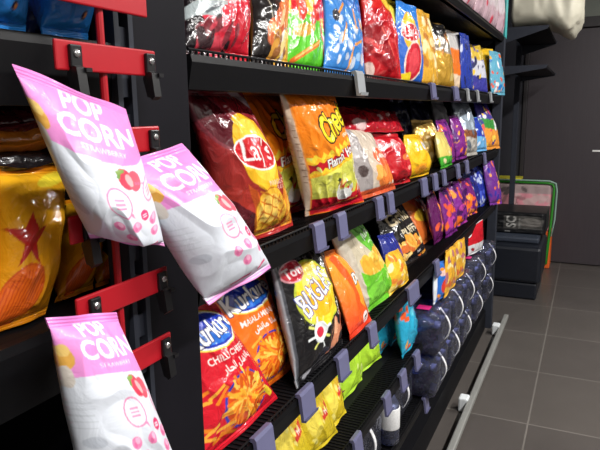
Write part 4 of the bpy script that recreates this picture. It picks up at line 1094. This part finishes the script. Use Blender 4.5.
bm.faces.new(rings[0]); bm.faces.new(rings[-1][::-1]); bmesh.ops.recalc_face_normals(bm, faces=bm.faces)
o = link('plastic_sack', bm, M['cream'], None, True)
tag(o, 'bulging cream white sack drooping over the upper bracket shelf', 'sack')

# bedding bag leaning at the back wall
x0, x1 = -.76, -.235
t = thing('bedding_bag', 'tall zipped bag, pink above and orange below with green edge', 'bedding bag', (-.5, 5.7, 0))
a_ = Art(.7, (228, 150, 162)); a_.flecks([(206, 164, 166), (172, 120, 126), (214, 178, 178)], 40, 4, 0, 1, 0, .8, .035, 3).band(.78, 1.1, (172, 150, 150)).flecks([(110, 96, 96), (90, 80, 84)], 6, 5, .1, .7, .78, .9, .03).done()
def art_box(name, a, b, art, mat, parent, bev=.01, nx=50, nz=40):
    """box whose aisle-end face is printed"""
    verts, cu, cv, faces = [], [], [], []
    for j in range(nz + 1):
        for i in range(nx + 1):
            u, v = i / nx, j / nz
            e = min(u, 1 - u, v, 1 - v); d = bev * (1 - min(1, e / .06)) ** 2
            verts.append((a[0] + (b[0] - a[0]) * u, a[1] + d - .004 * noise.noise(Vector((u * 9, v * 9, 1))) * min(1, e * 20), a[2] + (b[2] - a[2]) * v)); cu.append(u); cv.append(v)
    K = len(verts)
    rim = [i for i in range(nx + 1)] + [(j * (nx + 1) + nx) for j in range(1, nz + 1)] + [nz * (nx + 1) + i for i in range(nx - 1, -1, -1)] + [j * (nx + 1) for j in range(nz - 1, 0, -1)]
    for j in range(nz):
        for i in range(nx):
            q = j * (nx + 1) + i; faces.append((q, q + 1, q + nx + 2, q + nx + 1))
    for r_ in rim:
        p = verts[r_]; verts.append((p[0], b[1], p[2])); cu.append(cu[r_]); cv.append(cv[r_])
    n = len(rim)
    for k in range(n): faces.append((rim[(k + 1) % n], rim[k], K + k, K + (k + 1) % n))
    faces.append(tuple(K + k for k in range(n))[::-1])
    me = bpy.data.meshes.new(name); me.from_pydata(verts, [], faces); paint(me, art, cu, cv)
    return link(name, me, M[mat], parent)
art_box('pink_section', (x0, 5.60, .34), (x1 - .03, 5.80, .755), a_, 'matte', t, .015)
link('orange_section', nbox((x0, 5.605, .0), (x1 - .012, 5.80, .34), .012), M['orange'], t)
bm = bmesh.new(); xe = x1 - .012
tube(bm, [(x0, 5.60, .765), (xe - .05, 5.60, .765), (xe - .012, 5.60, .755), (xe, 5.60, .72), (xe - .01, 5.60, .4), (xe - .03, 5.60, .05), (xe - .05, 5.60, .01)], .012, 10); link('green_piping', bm, M['green'], t, True)
bm = bmesh.new()
tube(bm, [(x0, 5.585, .785), (xe - .04, 5.585, .785), (xe + .012, 5.585, .765), (xe + .024, 5.585, .70), (xe + .02, 5.585, .45), (xe + .0, 5.585, .30)], .007, 8); link('clear_edge', bm, M['mint'], t, True)

# stack of black cases in front of it
def case(a, b, label, mat='blackbox', bev=.02):
    o = link('storage_case', nbox(a, b, bev), M[mat]); return tag(o, label, 'case', 'black cases stacked past the shelving end')
pR = on_y(537, 302, 4.60).x
case((-.74, 4.60, .002), (pR - .01, 5.2, .125), 'black case on the floor, bottom of the stack past the shelving', bev=.012)
case((-.74, 4.59, .127), (pR + .012, 5.2, .40), 'thick black padded case second from bottom of the stack', bev=.025)
case((-.74, 4.72, .402), (pR - .02, 5.2, .445), 'thin slate grey case, third from bottom of the stack', 'greybox', bev=.012)
a_ = Art(.4, (18, 18, 21)); a_.poly([(.40, .22), (.95, .25), (.97, .70), (.90, .84), (.40, .84)], (70, 68, 66)).poly([(.42, .26), (.56, .26), (.56, .80), (.42, .80)], (40, 40, 40)).ell(.78, .54, .16, .09, (104, 100, 96)).text('SC', .50, .55, .14, (170, 168, 164), 90, .02).stick(.63, .5, 90, .2, .02, (130, 128, 124)).stick(.45, .10, 0, .08, .02, (120, 120, 120)).done()
t = thing('blanket_pack', 'black pack with a grey printed panel on top of the case stack', 'blanket pack', (-.5, 4.95, .446))
pa = on_y(500, 236, 4.88); pb = on_y(547, 208, 4.88)
art_box('pack_body', (-.76, 4.86, .447), (pb.x, 5.28, .447 + .165), a_, 'matte', t, .02)
o = link('yellow_strip', nbox((-.66, 5.30, .742), (on_y(521, 178, 5.3).x, 5.5, .772), .003), M['yellow'])
bpy.data.objects.remove(o)
p = on_y(521, 178, 5.59)
o = link('card_sheet', nbox((-.75, 5.60, .780), (p.x, 5.78, .800), .002), M['yellow']); tag(o, 'flat yellow card lying on top of the pink and orange bag', 'card')

# ------------------------------------------------------------------ camera, world, view
cd = bpy.data.cameras.new('camera'); cd.sensor_width = 36; cd.lens = 36; cd.clip_start = .02
co = bpy.data.objects.new('camera', cd); COL.objects.link(co)
m = Matrix(((R[0, 0], -R[0, 1], -R[0, 2], 0), (R[1, 0], -R[1, 1], -R[1, 2], 0), (R[2, 0], -R[2, 1], -R[2, 2], H), (0, 0, 0, 1)))
co.matrix_world = m
SC.camera = co
wd = bpy.data.worlds.new('world'); SC.world = wd; wd.use_nodes = True
wd.node_tree.nodes['Background'].inputs[0].default_value = (.6, .65, .7, 1); wd.node_tree.nodes['Background'].inputs[1].default_value = .3
vs = SC.view_settings
vs.view_transform = 'Standard'; vs.look = 'None'; vs.exposure = 0.; vs.gamma = 1; vs.use_curve_mapping = False
for l_, w_, h_ in SIZES: print('SIZE', w_, h_, l_)
